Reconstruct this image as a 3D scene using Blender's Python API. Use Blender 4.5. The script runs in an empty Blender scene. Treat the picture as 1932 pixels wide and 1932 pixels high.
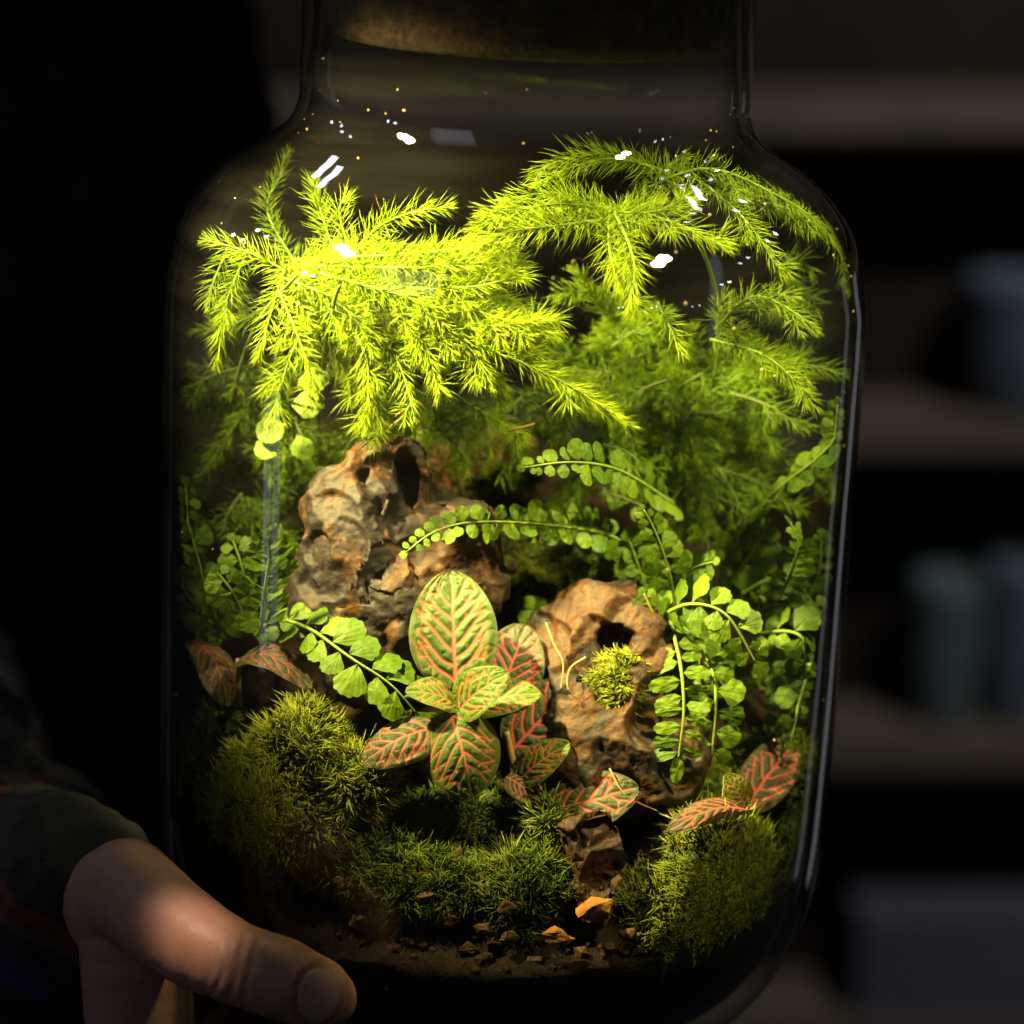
import bpy, bmesh, math, random
import numpy as np
from mathutils import Vector, Matrix, noise
from mathutils.bvhtree import BVHTree

random.seed(11)
rng = np.random.default_rng(11)
scene = bpy.context.scene
col = scene.collection

# ------------------------------------------------------------------ camera
TZ = 0.125                                   # height of the look-at point; the jar's underside is near z = 0
CAM_D, CAM_PITCH, CAM_LENS = 0.62, math.radians(15), 93.0
FWD = np.array([0, math.cos(CAM_PITCH), -math.sin(CAM_PITCH)])
RGT = np.array([1.0, 0, 0]); UPV = np.cross(RGT, FWD)
CAM = np.array([0, 0, TZ]) - FWD * CAM_D
HALF = 18.0 / CAM_LENS
cd = bpy.data.cameras.new('camera'); cam = bpy.data.objects.new('camera', cd); col.objects.link(cam)
cam.location = CAM; cam.rotation_euler = (math.pi / 2 - CAM_PITCH, 0, 0)
cd.lens = CAM_LENS; cd.sensor_width = 36; cd.clip_start = 0.01; cd.clip_end = 60
cd.dof.use_dof = True; cd.dof.focus_distance = 0.572; cd.dof.aperture_fstop = 8.4
scene.camera = cam

# ------------------------------------------------------------------ world, view, sampling
w = bpy.data.worlds.new('World'); scene.world = w; w.use_nodes = True
w.node_tree.nodes['Background'].inputs[0].default_value = (0.75, 0.85, 1.0, 1)
w.node_tree.nodes['Background'].inputs[1].default_value = 0.007
vs = scene.view_settings
vs.view_transform = 'Standard'; vs.look = 'None'; vs.exposure = 0.0; vs.gamma = 1.0; vs.use_curve_mapping = False
cy = scene.cycles
cy.use_denoising = True
cy.max_bounces = 10; cy.diffuse_bounces = 4; cy.glossy_bounces = 5; cy.transmission_bounces = 6
cy.transparent_max_bounces = 24; cy.caustics_reflective = False; cy.caustics_refractive = False
cy.sample_clamp_indirect = 4.0

# ------------------------------------------------------------------ lamps
def lamp(name, kind, loc, power, color, size=0.01, target=None, size_y=None, spot=None, blend=0.5):
    d = bpy.data.lights.new(name, kind); d.energy = power; d.color = color
    if kind == 'AREA':
        d.shape = 'RECTANGLE' if size_y else 'SQUARE'; d.size = size
        if size_y: d.size_y = size_y
    else:
        d.shadow_soft_size = size
    if kind == 'SPOT':
        d.spot_size = math.radians(spot); d.spot_blend = blend
    o = bpy.data.objects.new(name, d); col.objects.link(o); o.location = loc
    if target is not None:
        o.rotation_euler = (Vector(target) - Vector(loc)).to_track_quat('-Z', 'Y').to_euler()
    return o
# warm grow lamps at left and right over the jar, then an added thumb spot
lamp('grow_or_added_spot', 'SPOT', (-0.125, -0.088, TZ + 0.168), 32.0, (1.0, 0.80, 0.30), 0.007, (0.000, -0.038, TZ + 0.018), spot=48.5, blend=1.0)
lamp('grow_or_added_spot', 'SPOT', (0.120, -0.100, TZ + 0.180), 11.0, (1.0, 0.82, 0.32), 0.007, (0.040, -0.030, TZ + 0.022), spot=43, blend=1.0)
lamp('grow_or_added_spot', 'SPOT', (-0.105, -0.150, TZ + 0.175), 2.4, (1.0, 0.74, 0.48), 0.005, (-0.0645, -0.088, TZ - 0.078), spot=5.6, blend=1.0)  # added narrow spot, only makes the warm patch on the thumb
# dim cool room light from the camera side, and the light that reaches the shelves behind
lamp('room_lamp', 'AREA', (-0.9, -1.2, TZ + 0.9), 0.85, (0.86, 0.80, 1.0), 0.6, (0, 0, TZ))
lamp('shelf_lamp', 'SPOT', (1.3, 1.1, TZ + 1.6), 72.0, (1.0, 0.90, 0.80), 0.08, (0.6, 2.7, TZ - 0.2), spot=75, blend=0.8)

# ------------------------------------------------------------------ helpers: pixels of a 1932-pixel wide view <-> the place
def P(px, py, Y):
    d = FWD + RGT * ((px - 966) / 966 * HALF) - UPV * ((py - 966) / 966 * HALF)
    return CAM + d * ((Y - CAM[1]) / d[1])
def px_of(p):
    v = np.asarray(p) - CAM; z = v @ FWD
    return np.stack([966 + 966 * (v @ RGT) / z / HALF, 966 - 966 * (v @ UPV) / z / HALF], -1)
def mpp(p):                                  # metres per such pixel at a point
    return float((np.asarray(p) - CAM) @ FWD) * HALF / 966
def nrm(v):
    v = np.asarray(v, float); return v / (np.linalg.norm(v, axis=-1, keepdims=True) + 1e-12)
def smooth_path(pts, n):
    pts = np.array(pts, float)
    if len(pts) == 2: pts = np.array([pts[0], (pts[0] + pts[1]) / 2, pts[1]])
    tt = np.r_[0, np.cumsum(np.linalg.norm(np.diff(pts, axis=0), axis=1))]
    s = np.linspace(0, tt[-1], n)
    i = np.clip(np.searchsorted(tt, s) - 1, 0, len(pts) - 2)
    a = ((s - tt[i]) / (tt[i + 1] - tt[i] + 1e-12))[:, None]
    p0 = pts[np.maximum(i - 1, 0)]; p1 = pts[i]; p2 = pts[i + 1]; p3 = pts[np.minimum(i + 2, len(pts) - 1)]
    return .5 * ((2 * p1) + (-p0 + p2) * a + (2 * p0 - 5 * p1 + 4 * p2 - p3) * a * a + (-p0 + 3 * p1 - 3 * p2 + p3) * a ** 3)

ORG = {}                                     # world origin of every object, so that children can be placed
def _link(o, parent, origin):
    col.objects.link(o); origin = np.asarray(origin, float); ORG[o.name] = origin
    if parent is not None:
        o.parent = parent; o.location = origin - ORG[parent.name]
    else:
        o.location = origin
    return o
def tag(o, label=None, cat=None, group=None, kind=None):
    if label: o['label'] = label
    if cat: o['category'] = cat
    if group: o['group'] = group
    if kind: o['kind'] = kind
    return o
def thing(name, loc, label, cat, group=None):
    o = bpy.data.objects.new(name, None); o.empty_display_size = 0.005
    _link(o, None, loc); return tag(o, label, cat, group)
def raw_mesh(name, V, F, smooth=True):
    me = bpy.data.meshes.new(name); V = np.asarray(V, np.float32); F = np.asarray(F, np.int32)
    k = F.shape[1]; me.vertices.add(len(V)); me.vertices.foreach_set('co', V.ravel())
    me.loops.add(F.size); me.loops.foreach_set('vertex_index', F.ravel())
    me.polygons.add(len(F)); me.polygons.foreach_set('loop_start', np.arange(0, F.size, k, dtype=np.int32))
    me.polygons.foreach_set('use_smooth', np.full(len(F), smooth))
    me.update(calc_edges=True); me.validate(); return me
def mesh_obj(name, V, F, mat, parent=None, origin=None, smooth=True, attr=None):
    V = np.asarray(V, float)
    if origin is None: origin = ORG[parent.name] if parent is not None else V.mean(0)
    me = raw_mesh(name, V - np.asarray(origin), F, smooth)
    if attr is not None:
        ca = me.color_attributes.new('tone', 'FLOAT_COLOR', 'POINT')
        c = np.ones((len(V), 4), np.float32); c[:, :attr.shape[1]] = attr; ca.data.foreach_set('color', c.ravel())
    me.materials.append(mat)
    o = bpy.data.objects.new(name, me); return _link(o, parent, origin)
def tube(path, rad, k=7, cap=True):
    path = np.asarray(path, float); n = len(path); rad = np.broadcast_to(rad, (n,))
    T = nrm(np.gradient(path, axis=0)); ref = np.array([0.13, 0.31, 0.94]); 
    A = nrm(np.cross(T, ref)); B = np.cross(T, A)
    a = np.linspace(0, 2 * np.pi, k, endpoint=False)
    V = path[:, None] + rad[:, None, None] * (A[:, None] * np.cos(a)[None, :, None] + B[:, None] * np.sin(a)[None, :, None])
    V = V.reshape(-1, 3); F = []
    for i in range(n - 1):
        for j in range(k):
            F.append((i * k + j, i * k + (j + 1) % k, (i + 1) * k + (j + 1) % k, (i + 1) * k + j))
    if cap:
        V = np.vstack([V, path[0], path[-1]]); b = n * k
        for j in range(k):
            F.append((b, (j + 1) % k, j, b)); F.append((b + 1, (n - 1) * k + j, (n - 1) * k + (j + 1) % k, b + 1))
        F = [tuple(dict.fromkeys(f)) for f in F]
        F = [f if len(f) == 4 else f for f in F]
        T3 = []
        for f in F:
            if len(f) == 4: T3 += [(f[0], f[1], f[2]), (f[0], f[2], f[3])]
            else: T3.append(f)
        F = T3
    return V, np.array(F)
def join(parts):
    Vs, Fs, n = [], [], 0
    for V, F in parts: Vs.append(V); Fs.append(np.asarray(F) + n); n += len(V)
    return np.vstack(Vs), np.vstack(Fs)

# ------------------------------------------------------------------ materials
def mat(name):
    m = bpy.data.materials.new(name); m.use_nodes = True; nt = m.node_tree
    for n in list(nt.nodes): nt.nodes.remove(n)
    out = nt.nodes.new('ShaderNodeOutputMaterial')
    def N(t, **kw):
        n = nt.nodes.new('ShaderNode' + t)
        for k_, v in kw.items():
            if k_.startswith('i_'):
                key = k_[2:].replace('_', ' ')
                n.inputs[int(key) if key.isdigit() else key].default_value = v
            else: setattr(n, k_, v)
        return n
    L = lambda a, b: nt.links.new(a, b)
    return m, N, L, out
def ramp(N, stops, interp='LINEAR'):
    r = N('ValToRGB'); cr = r.color_ramp; cr.interpolation = interp
    while len(cr.elements) < len(stops): cr.elements.new(0.5)
    for e, (p, c) in zip(cr.elements, stops): e.position = p; e.color = (*c, 1)
    return r

def leaf_material(name, dark, light, trans=0.45, rough=0.45, random_amount=0.5, noise_scale=900, spec=0.35):
    m, N, L, out = mat(name)
    oi = N('ObjectInfo'); tc = N('TexCoord'); nz = N('TexNoise', i_Scale=noise_scale, i_Detail=3.0); L(tc.outputs['Object'], nz.inputs['Vector'])
    at = N('Attribute', attribute_name='tone')
    mx = N('Math', operation='MULTIPLY_ADD'); L(oi.outputs['Random'], mx.inputs[0]); mx.inputs[1].default_value = random_amount; 
    n2 = N('Math', operation='MULTIPLY_ADD'); L(nz.outputs['Fac'], n2.inputs[0]); n2.inputs[1].default_value = 0.7; n2.inputs[2].default_value = -0.1 - random_amount / 2 + 0.25
    L(n2.outputs[0], mx.inputs[2])
    rp = ramp(N, [(0.1, dark), (0.9, light)]); L(mx.outputs[0], rp.inputs[0])
    pb = N('BsdfPrincipled', i_Roughness=rough); pb.inputs['Specular IOR Level'].default_value = spec; L(rp.outputs[0], pb.inputs['Base Color'])
    bp = N('Bump', i_Strength=0.25, i_Distance=0.0004); L(nz.outputs['Fac'], bp.inputs['Height']); L(bp.outputs[0], pb.inputs['Normal'])
    tr = N('BsdfTranslucent'); L(rp.outputs[0], tr.inputs['Color'])
    ms = N('MixShader', i_0=trans); L(pb.outputs[0], ms.inputs[1]); L(tr.outputs[0], ms.inputs[2]); L(ms.outputs[0], out.inputs[0])
    return m

def tone_material(name, c0, c1, trans, rough=0.5, dry=None):          # colour from the 'tone' attribute: old growth 0, young growth 1; some moss is set low as painted shade
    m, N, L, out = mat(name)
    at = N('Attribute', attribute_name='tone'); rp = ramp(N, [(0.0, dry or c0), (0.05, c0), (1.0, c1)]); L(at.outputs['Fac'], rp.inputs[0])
    pb = N('BsdfPrincipled', i_Roughness=rough); pb.inputs['Specular IOR Level'].default_value = 0.25; L(rp.outputs[0], pb.inputs['Base Color'])
    tr = N('BsdfTranslucent'); L(rp.outputs[0], tr.inputs['Color'])
    ms = N('MixShader', i_0=trans); L(pb.outputs[0], ms.inputs[1]); L(tr.outputs[0], ms.inputs[2]); L(ms.outputs[0], out.inputs[0])
    return m

M = {}
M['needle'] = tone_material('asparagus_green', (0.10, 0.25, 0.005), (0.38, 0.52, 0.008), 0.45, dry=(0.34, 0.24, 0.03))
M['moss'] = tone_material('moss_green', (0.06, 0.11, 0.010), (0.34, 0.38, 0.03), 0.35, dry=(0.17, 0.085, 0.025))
M['moss_base'] = tone_material('moss_brown', (0.02, 0.028, 0.006), (0.02, 0.028, 0.006), 0.0, 0.9)
def leaflet_material(name, dark, light):
    m, N, L, out = mat(name); oi = N('ObjectInfo'); tc = N('TexCoord'); sx = N('SeparateXYZ'); L(tc.outputs['Object'], sx.inputs[0])
    nz = N('TexNoise', i_Scale=5.0, i_Detail=5.0, i_Roughness=0.6); L(tc.outputs['Object'], nz.inputs['Vector'])
    xo = N('Math', operation='ADD'); L(sx.outputs[0], xo.inputs[0]); xo.inputs[1].default_value = 0.12
    an = N('Math', operation='ARCTAN2'); L(sx.outputs[1], an.inputs[0]); L(xo.outputs[0], an.inputs[1])
    ws = N('Math', operation='MULTIPLY'); L(an.outputs[0], ws.inputs[0]); ws.inputs[1].default_value = 34.0
    sn = N('Math', operation='SINE'); L(ws.outputs[0], sn.inputs[0])
    a1 = N('Math', operation='MULTIPLY_ADD'); L(oi.outputs['Random'], a1.inputs[0]); a1.inputs[1].default_value = 0.55; a1.inputs[2].default_value = -0.18
    a2 = N('Math', operation='MULTIPLY_ADD'); L(nz.outputs['Fac'], a2.inputs[0]); a2.inputs[1].default_value = 0.75; L(a1.outputs[0], a2.inputs[2])
    a3 = N('Math', operation='MULTIPLY_ADD'); L(sn.outputs[0], a3.inputs[0]); a3.inputs[1].default_value = 0.03; L(a2.outputs[0], a3.inputs[2])
    rp = ramp(N, [(0.05, dark), (0.9, light)]); L(a3.outputs[0], rp.inputs[0])
    pb = N('BsdfPrincipled', i_Roughness=0.5); pb.inputs['Specular IOR Level'].default_value = 0.3; L(rp.outputs[0], pb.inputs['Base Color'])
    hs = N('Math', operation='MULTIPLY_ADD'); L(sn.outputs[0], hs.inputs[0]); hs.inputs[1].default_value = 0.10; L(nz.outputs['Fac'], hs.inputs[2])
    bp = N('Bump', i_Strength=0.35, i_Distance=0.0006); L(hs.outputs[0], bp.inputs['Height']); L(bp.outputs[0], pb.inputs['Normal'])
    tr = N('BsdfTranslucent'); L(rp.outputs[0], tr.inputs['Color'])
    ms = N('MixShader', i_0=0.42); L(pb.outputs[0], ms.inputs[1]); L(tr.outputs[0], ms.inputs[2]); L(ms.outputs[0], out.inputs[0]); return m
M['fern'] = leaflet_material('fern_green', (0.035, 0.095, 0.004), (0.17, 0.27, 0.012))
M['fern_stem'] = leaf_material('fern_stem_green', (0.12, 0.20, 0.02), (0.22, 0.32, 0.04), 0.2)
M['fig'] = leaflet_material('fig_leaf_green', (0.16, 0.28, 0.03), (0.32, 0.46, 0.06))
M['stem'] = leaf_material('plant_stem', (0.05, 0.08, 0.015), (0.10, 0.13, 0.03), 0.0)
M['rind'] = leaf_material('fittonia_stem', (0.20, 0.13, 0.05), (0.26, 0.20, 0.08), 0.1)

def fittonia_material(name, green0, green1, vein, rim):
    m, N, L, out = mat(name)
    at = N('Attribute', attribute_name='tone'); sp = N('SeparateColor'); L(at.outputs['Color'], sp.inputs[0])
    tc = N('TexCoord'); nz = N('TexNoise', i_Scale=700.0, i_Detail=4.0); L(tc.outputs['Object'], nz.inputs['Vector'])
    fz = N('TexNoise', i_Scale=5200.0, i_Detail=2.0); L(tc.outputs['Object'], fz.inputs['Vector'])
    rp = ramp(N, [(0.3, green0), (0.72, green1)]); L(nz.outputs['Fac'], rp.inputs[0])
    m1 = N('MixRGB'); L(sp.outputs[1], m1.inputs[0]); L(rp.outputs[0], m1.inputs[1]); m1.inputs[2].default_value = (*rim, 1)
    m2 = N('MixRGB'); L(sp.outputs[0], m2.inputs[0]); L(m1.outputs[0], m2.inputs[1]); m2.inputs[2].default_value = (*vein, 1)
    m3 = N('MixRGB', blend_type='OVERLAY', i_0=0.35); L(m2.outputs[0], m3.inputs[1]); L(fz.outputs['Fac'], m3.inputs[2])
    pb = N('BsdfPrincipled', i_Roughness=0.55); pb.inputs['Specular IOR Level'].default_value = 0.3
    pb.inputs['Sheen Weight'].default_value = 0.03; pb.inputs['Sheen Roughness'].default_value = 0.4
    L(m3.outputs[0], pb.inputs['Base Color'])
    bp = N('Bump', i_Strength=0.35, i_Distance=0.0002); L(fz.outputs['Fac'], bp.inputs['Height']); L(bp.outputs[0], pb.inputs['Normal'])
    tr = N('BsdfTranslucent'); L(m2.outputs[0], tr.inputs['Color'])
    ms = N('MixShader', i_0=0.18); L(pb.outputs[0], ms.inputs[1]); L(tr.outputs[0], ms.inputs[2]); L(ms.outputs[0], out.inputs[0])
    return m
M['fit_young'] = fittonia_material('fittonia_young', (0.045, 0.105, 0.007), (0.080, 0.150, 0.012), (0.66, 0.115, 0.095), (0.095, 0.12, 0.028))
M['fit_mid'] = fittonia_material('fittonia_mid', (0.036, 0.074, 0.010), (0.068, 0.112, 0.018), (0.66, 0.120, 0.105), (0.08, 0.095, 0.032))
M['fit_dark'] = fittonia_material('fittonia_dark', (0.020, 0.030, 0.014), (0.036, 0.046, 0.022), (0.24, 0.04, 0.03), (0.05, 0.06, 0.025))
M['fit_old'] = fittonia_material('fittonia_old', (0.036, 0.052, 0.020), (0.068, 0.082, 0.036), (0.62, 0.105, 0.090), (0.055, 0.062, 0.028))

def rock_material(name, ochre_amount, grey):
    m, N, L, out = mat(name)
    tc = N('TexCoord'); V = tc.outputs['Object']
    a = N('TexNoise', i_Scale=75.0, i_Detail=8.0, i_Roughness=0.62, i_Distortion=0.4); L(V, a.inputs['Vector'])
    b = N('TexNoise', i_Scale=420.0, i_Detail=8.0, i_Roughness=0.7); L(V, b.inputs['Vector'])
    c = N('TexNoise', i_Scale=120.0, i_Detail=6.0, i_Roughness=0.7, i_Distortion=1.2); L(V, c.inputs['Vector'])
    v = N('TexVoronoi', i_Scale=900.0); L(V, v.inputs['Vector'])
    base = ramp(N, [(0.30, (grey[0] * .35, grey[1] * .32, grey[2] * .3)), (0.55, grey), (0.8, tuple(x * 1.9 for x in grey))]); L(b.outputs['Fac'], base.inputs[0])
    och = ramp(N, [(0.3, (0.015, 0.005, 0.0006)), (0.55, (0.054, 0.020, 0.0012)), (0.8, (0.10, 0.042, 0.003))]); L(b.outputs['Fac'], och.inputs[0])
    f = ramp(N, [(0.62 - ochre_amount, (0, 0, 0)), (0.70 - ochre_amount, (1, 1, 1))])
    ad = N('Math', operation='MULTIPLY_ADD'); L(b.outputs['Fac'], ad.inputs[0]); ad.inputs[1].default_value = 0.35; L(a.outputs['Fac'], ad.inputs[2])
    sb = N('Math', operation='SUBTRACT'); L(ad.outputs[0], sb.inputs[0]); sb.inputs[1].default_value = 0.175; L(sb.outputs[0], f.inputs[0])
    m1 = N('MixRGB'); L(f.outputs[0], m1.inputs[0]); L(base.outputs[0], m1.inputs[1]); L(och.outputs[0], m1.inputs[2])
    f2 = ramp(N, [(0.66, (0, 0, 0)), (0.70, (1, 1, 1))]); L(c.outputs['Fac'], f2.inputs[0])
    m2 = N('MixRGB'); L(f2.outputs[0], m2.inputs[0]); L(m1.outputs[0], m2.inputs[1]); m2.inputs[2].default_value = (0.13, 0.085, 0.030, 1)
    pb = N('BsdfPrincipled', i_Roughness=0.62); pb.inputs['Specular IOR Level'].default_value = 0.4
    L(m2.outputs[0], pb.inputs['Base Color'])
    b1 = N('Bump', i_Strength=0.5, i_Distance=0.0008); L(b.outputs['Fac'], b1.inputs['Height'])
    b2 = N('Bump', i_Strength=0.25, i_Distance=0.0004); L(v.outputs['Distance'], b2.inputs['Height']); L(b1.outputs[0], b2.inputs['Normal'])
    L(b2.outputs[0], pb.inputs['Normal']); L(pb.outputs[0], out.inputs[0])
    return m
M['rock'] = rock_material('dragon_stone', 0.13, (0.018, 0.0125, 0.0105))
M['rock2'] = rock_material('ochre_stone', 0.2, (0.017, 0.011, 0.007))

def simple(name, c0, c1, scale, rough=0.8, bump=0.5, dist=0.0008, spec=0.3):
    m, N, L, out = mat(name)
    tc = N('TexCoord'); a = N('TexNoise', i_Scale=scale, i_Detail=8.0, i_Roughness=0.65); L(tc.outputs['Object'], a.inputs['Vector'])
    r = ramp(N, [(0.3, c0), (0.7, c1)]); L(a.outputs['Fac'], r.inputs[0])
    pb = N('BsdfPrincipled', i_Roughness=rough); pb.inputs['Specular IOR Level'].default_value = spec; L(r.outputs[0], pb.inputs['Base Color'])
    b = N('Bump', i_Strength=bump, i_Distance=dist); L(a.outputs['Fac'], b.inputs['Height']); L(b.outputs[0], pb.inputs['Normal'])
    L(pb.outputs[0], out.inputs[0]); return m
M['soil'] = simple('soil_brown', (0.006, 0.0035, 0.002), (0.032, 0.015, 0.006), 900, 0.85, 0.9, 0.001)
M['crumb'] = simple('crumb_brown', (0.012, 0.006, 0.003), (0.06, 0.026, 0.010), 500, 0.8)
M['chip_dark'] = simple('brown_chip', (0.05, 0.025, 0.015), (0.15, 0.07, 0.03), 300, 0.75)
M['chip_orange'] = simple('orange_chip', (0.36, 0.12, 0.025), (0.58, 0.26, 0.06), 420, 0.7)
M['root'] = simple('root_tan', (0.38, 0.22, 0.07), (0.52, 0.34, 0.13), 500, 0.6)
M['board'] = simple('shelf_wood', (0.17, 0.14, 0.115), (0.24, 0.20, 0.165), 6, 0.6, 0.1)
M['upright'] = simple('shelf_frame_dark', (0.02, 0.016, 0.014), (0.035, 0.028, 0.022), 6, 0.6, 0.1)
M['wall'] = simple('dark_wall_paint', (0.018, 0.015, 0.013), (0.026, 0.021, 0.018), 3, 0.8, 0.1)
M['pot_blue'] = simple('blue_glaze', (0.12, 0.17, 0.25), (0.17, 0.23, 0.32), 20, 0.35, 0.1)
M['pot_white'] = simple('pale_glaze', (0.13, 0.20, 0.24), (0.19, 0.27, 0.30), 20, 0.35, 0.1)
M['box'] = simple('grey_blue_box', (0.12, 0.13, 0.19), (0.16, 0.18, 0.25), 8, 0.7, 0.1)
M['far_leaf'] = simple('far_foliage', (0.02, 0.06, 0.02), (0.05, 0.12, 0.04), 30, 0.6, 0.1)

def cork_material():
    m, N, L, out = mat('cork')
    tc = N('TexCoord'); a = N('TexNoise', i_Scale=260.0, i_Detail=8.0, i_Roughness=0.7); L(tc.outputs['Object'], a.inputs['Vector'])
    v = N('TexVoronoi', i_Scale=330.0); L(tc.outputs['Object'], v.inputs['Vector'])
    r = ramp(N, [(0.32, (0.004, 0.002, 0.0014)), (0.48, (0.046, 0.022, 0.014)), (0.72, (0.125, 0.066, 0.044))]); L(a.outputs['Fac'], r.inputs[0])
    pb = N('BsdfPrincipled', i_Roughness=0.85); L(r.outputs[0], pb.inputs['Base Color'])
    b = N('Bump', i_Strength=1.0, i_Distance=0.003); L(a.outputs['Fac'], b.inputs['Height'])
    b2 = N('Bump', i_Strength=0.4, i_Distance=0.001); L(v.outputs['Distance'], b2.inputs['Height']); L(b.outputs[0], b2.inputs['Normal'])
    L(b2.outputs[0], pb.inputs['Normal']); L(pb.outputs[0], out.inputs[0]); return m
M['cork'] = cork_material()

def glass_material():
    m, N, L, out = mat('jar_glass')
    tc = N('TexCoord'); mp = N('Mapping'); mp.inputs['Scale'].default_value = (.5, .5, 5.0); L(tc.outputs['Object'], mp.inputs[0])
    nz = N('TexNoise', i_Scale=16.0, i_Detail=2.0, i_Roughness=0.4); L(mp.outputs[0], nz.inputs['Vector'])
    bp = N('Bump', i_Strength=0.12, i_Distance=0.001); L(nz.outputs['Fac'], bp.inputs['Height'])
    lw = N('LayerWeight', i_Blend=0.5)
    p5 = N('Math', operation='POWER'); L(lw.outputs['Facing'], p5.inputs[0]); p5.inputs[1].default_value = 5.0
    fr = N('Math', operation='MULTIPLY_ADD'); L(p5.outputs[0], fr.inputs[0]); fr.inputs[1].default_value = 0.955; fr.inputs[2].default_value = 0.045
    p3 = N('Math', operation='POWER'); L(lw.outputs['Facing'], p3.inputs[0]); p3.inputs[1].default_value = 4.0
    tint = ramp(N, [(0.0, (0.985, 0.99, 0.985)), (1.0, (0.60, 0.68, 0.62))]); L(p3.outputs[0], tint.inputs[0])
    tr = N('BsdfTransparent'); L(tint.outputs[0], tr.inputs[0])
    gl = N('BsdfGlossy', i_Roughness=0.015); L(bp.outputs[0], gl.inputs['Normal'])
    film = N('BsdfDiffuse'); film.inputs[0].default_value = (0.8, 0.78, 0.72, 1)
    sm = N('TexNoise', i_Scale=28.0, i_Detail=5.0, i_Roughness=0.6); L(mp.outputs[0], sm.inputs['Vector'])
    fr2 = ramp(N, [(0.35, (0.0002,) * 3), (0.8, (0.0025,) * 3)]); L(sm.outputs['Fac'], fr2.inputs[0])
    m0 = N('MixShader'); L(fr2.outputs[0], m0.inputs[0]); L(tr.outputs[0], m0.inputs[1]); L(film.outputs[0], m0.inputs[2])
    ms = N('MixShader'); L(fr.outputs[0], ms.inputs[0]); L(m0.outputs[0], ms.inputs[1]); L(gl.outputs[0], ms.inputs[2]); L(ms.outputs[0], out.inputs[0])
    return m
M['glass'] = glass_material()
def bead_material():
    m, N, L, out = mat('water_bead')
    pb = N('BsdfPrincipled', i_Roughness=0.05); pb.inputs['Base Color'].default_value = (0.55, 0.42, 0.25, 1); pb.inputs['Alpha'].default_value = 0.35
    pb.inputs['Specular IOR Level'].default_value = 0.9; L(pb.outputs[0], out.inputs[0]); return m
M['bead'] = bead_material()

def skin_material():
    m, N, L, out = mat('skin')
    tc = N('TexCoord'); V = tc.outputs['Object']
    a = N('TexNoise', i_Scale=60.0, i_Detail=5.0); L(V, a.inputs['Vector'])
    r = ramp(N, [(0.3, (0.46, 0.23, 0.165)), (0.7, (0.56, 0.32, 0.24))]); L(a.outputs['Fac'], r.inputs[0])
    mp = N('Mapping'); mp.inputs['Scale'].default_value = (1.0, 1.0, 0.35); mp.inputs['Rotation'].default_value = (0, 0.5, 0); L(V, mp.inputs[0])
    v = N('TexVoronoi', i_Scale=1500.0); L(mp.outputs[0], v.inputs['Vector'])
    f = N('TexNoise', i_Scale=1500.0, i_Detail=3.0); L(V, f.inputs['Vector'])
    pb = N('BsdfPrincipled', i_Roughness=0.48); L(r.outputs[0], pb.inputs['Base Color'])
    pb.inputs['Subsurface Weight'].default_value = 0.2; pb.inputs['Subsurface Radius'].default_value = (0.004, 0.0016, 0.0008); pb.inputs['Subsurface Scale'].default_value = 0.5
    b = N('Bump', i_Strength=0.18, i_Distance=0.0003); L(v.outputs['Distance'], b.inputs['Height'])
    b2 = N('Bump', i_Strength=0.2, i_Distance=0.0002); L(f.outputs['Fac'], b2.inputs['Height']); L(b.outputs[0], b2.inputs['Normal'])
    L(b2.outputs[0], pb.inputs['Normal']); L(pb.outputs[0], out.inputs[0]); return m
M['skin'] = skin_material()
M['nail'] = simple('nail', (0.60, 0.38, 0.33), (0.66, 0.43, 0.38), 90, 0.28, 0.05, 0.0002, 0.5)
def knit_material():
    m, N, L, out = mat('patterned_knit')
    at = N('Attribute', attribute_name='tone'); sp = N('SeparateColor'); L(at.outputs['Color'], sp.inputs[0])
    tc = N('TexCoord'); nz = N('TexNoise', i_Scale=34.0, i_Detail=1.0); L(tc.outputs['Object'], nz.inputs['Vector'])
    fz = N('TexNoise', i_Scale=700.0, i_Detail=6.0, i_Roughness=0.8); L(tc.outputs['Object'], fz.inputs['Vector'])
    ad = N('Math', operation='MULTIPLY_ADD'); L(nz.outputs['Fac'], ad.inputs[0]); ad.inputs[1].default_value = 0.05; L(sp.outputs[0], ad.inputs[2])
    ml = N('Math', operation='MULTIPLY'); L(ad.outputs[0], ml.inputs[0]); ml.inputs[1].default_value = 9.0
    fc = N('Math', operation='FRACT'); L(ml.outputs[0], fc.inputs[0])
    k = (0.006, 0.008, 0.016)
    r = ramp(N, [(0.0, k), (0.17, (0.014, 0.04, 0.19)), (0.30, (0.014, 0.032, 0.055)), (0.42, (0.045, 0.042, 0.018)), (0.52, (0.18, 0.14, 0.07)), (0.58, (0.25, 0.018, 0.015)), (0.66, k), (0.86, (0.018, 0.030, 0.020))], 'CONSTANT')
    L(fc.outputs[0], r.inputs[0])
    pb = N('BsdfPrincipled', i_Roughness=0.95); L(r.outputs[0], pb.inputs['Base Color']); pb.inputs['Sheen Weight'].default_value = 0.2
    b = N('Bump', i_Strength=1.0, i_Distance=0.003); L(fz.outputs['Fac'], b.inputs['Height']); L(b.outputs[0], pb.inputs['Normal'])
    L(pb.outputs[0], out.inputs[0]); return m
M['knit'] = knit_material()
M['dark_knit'] = simple('dark_knit', (0.004, 0.004, 0.005), (0.012, 0.011, 0.013), 26, 0.95, 0.6, 0.003)

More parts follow.
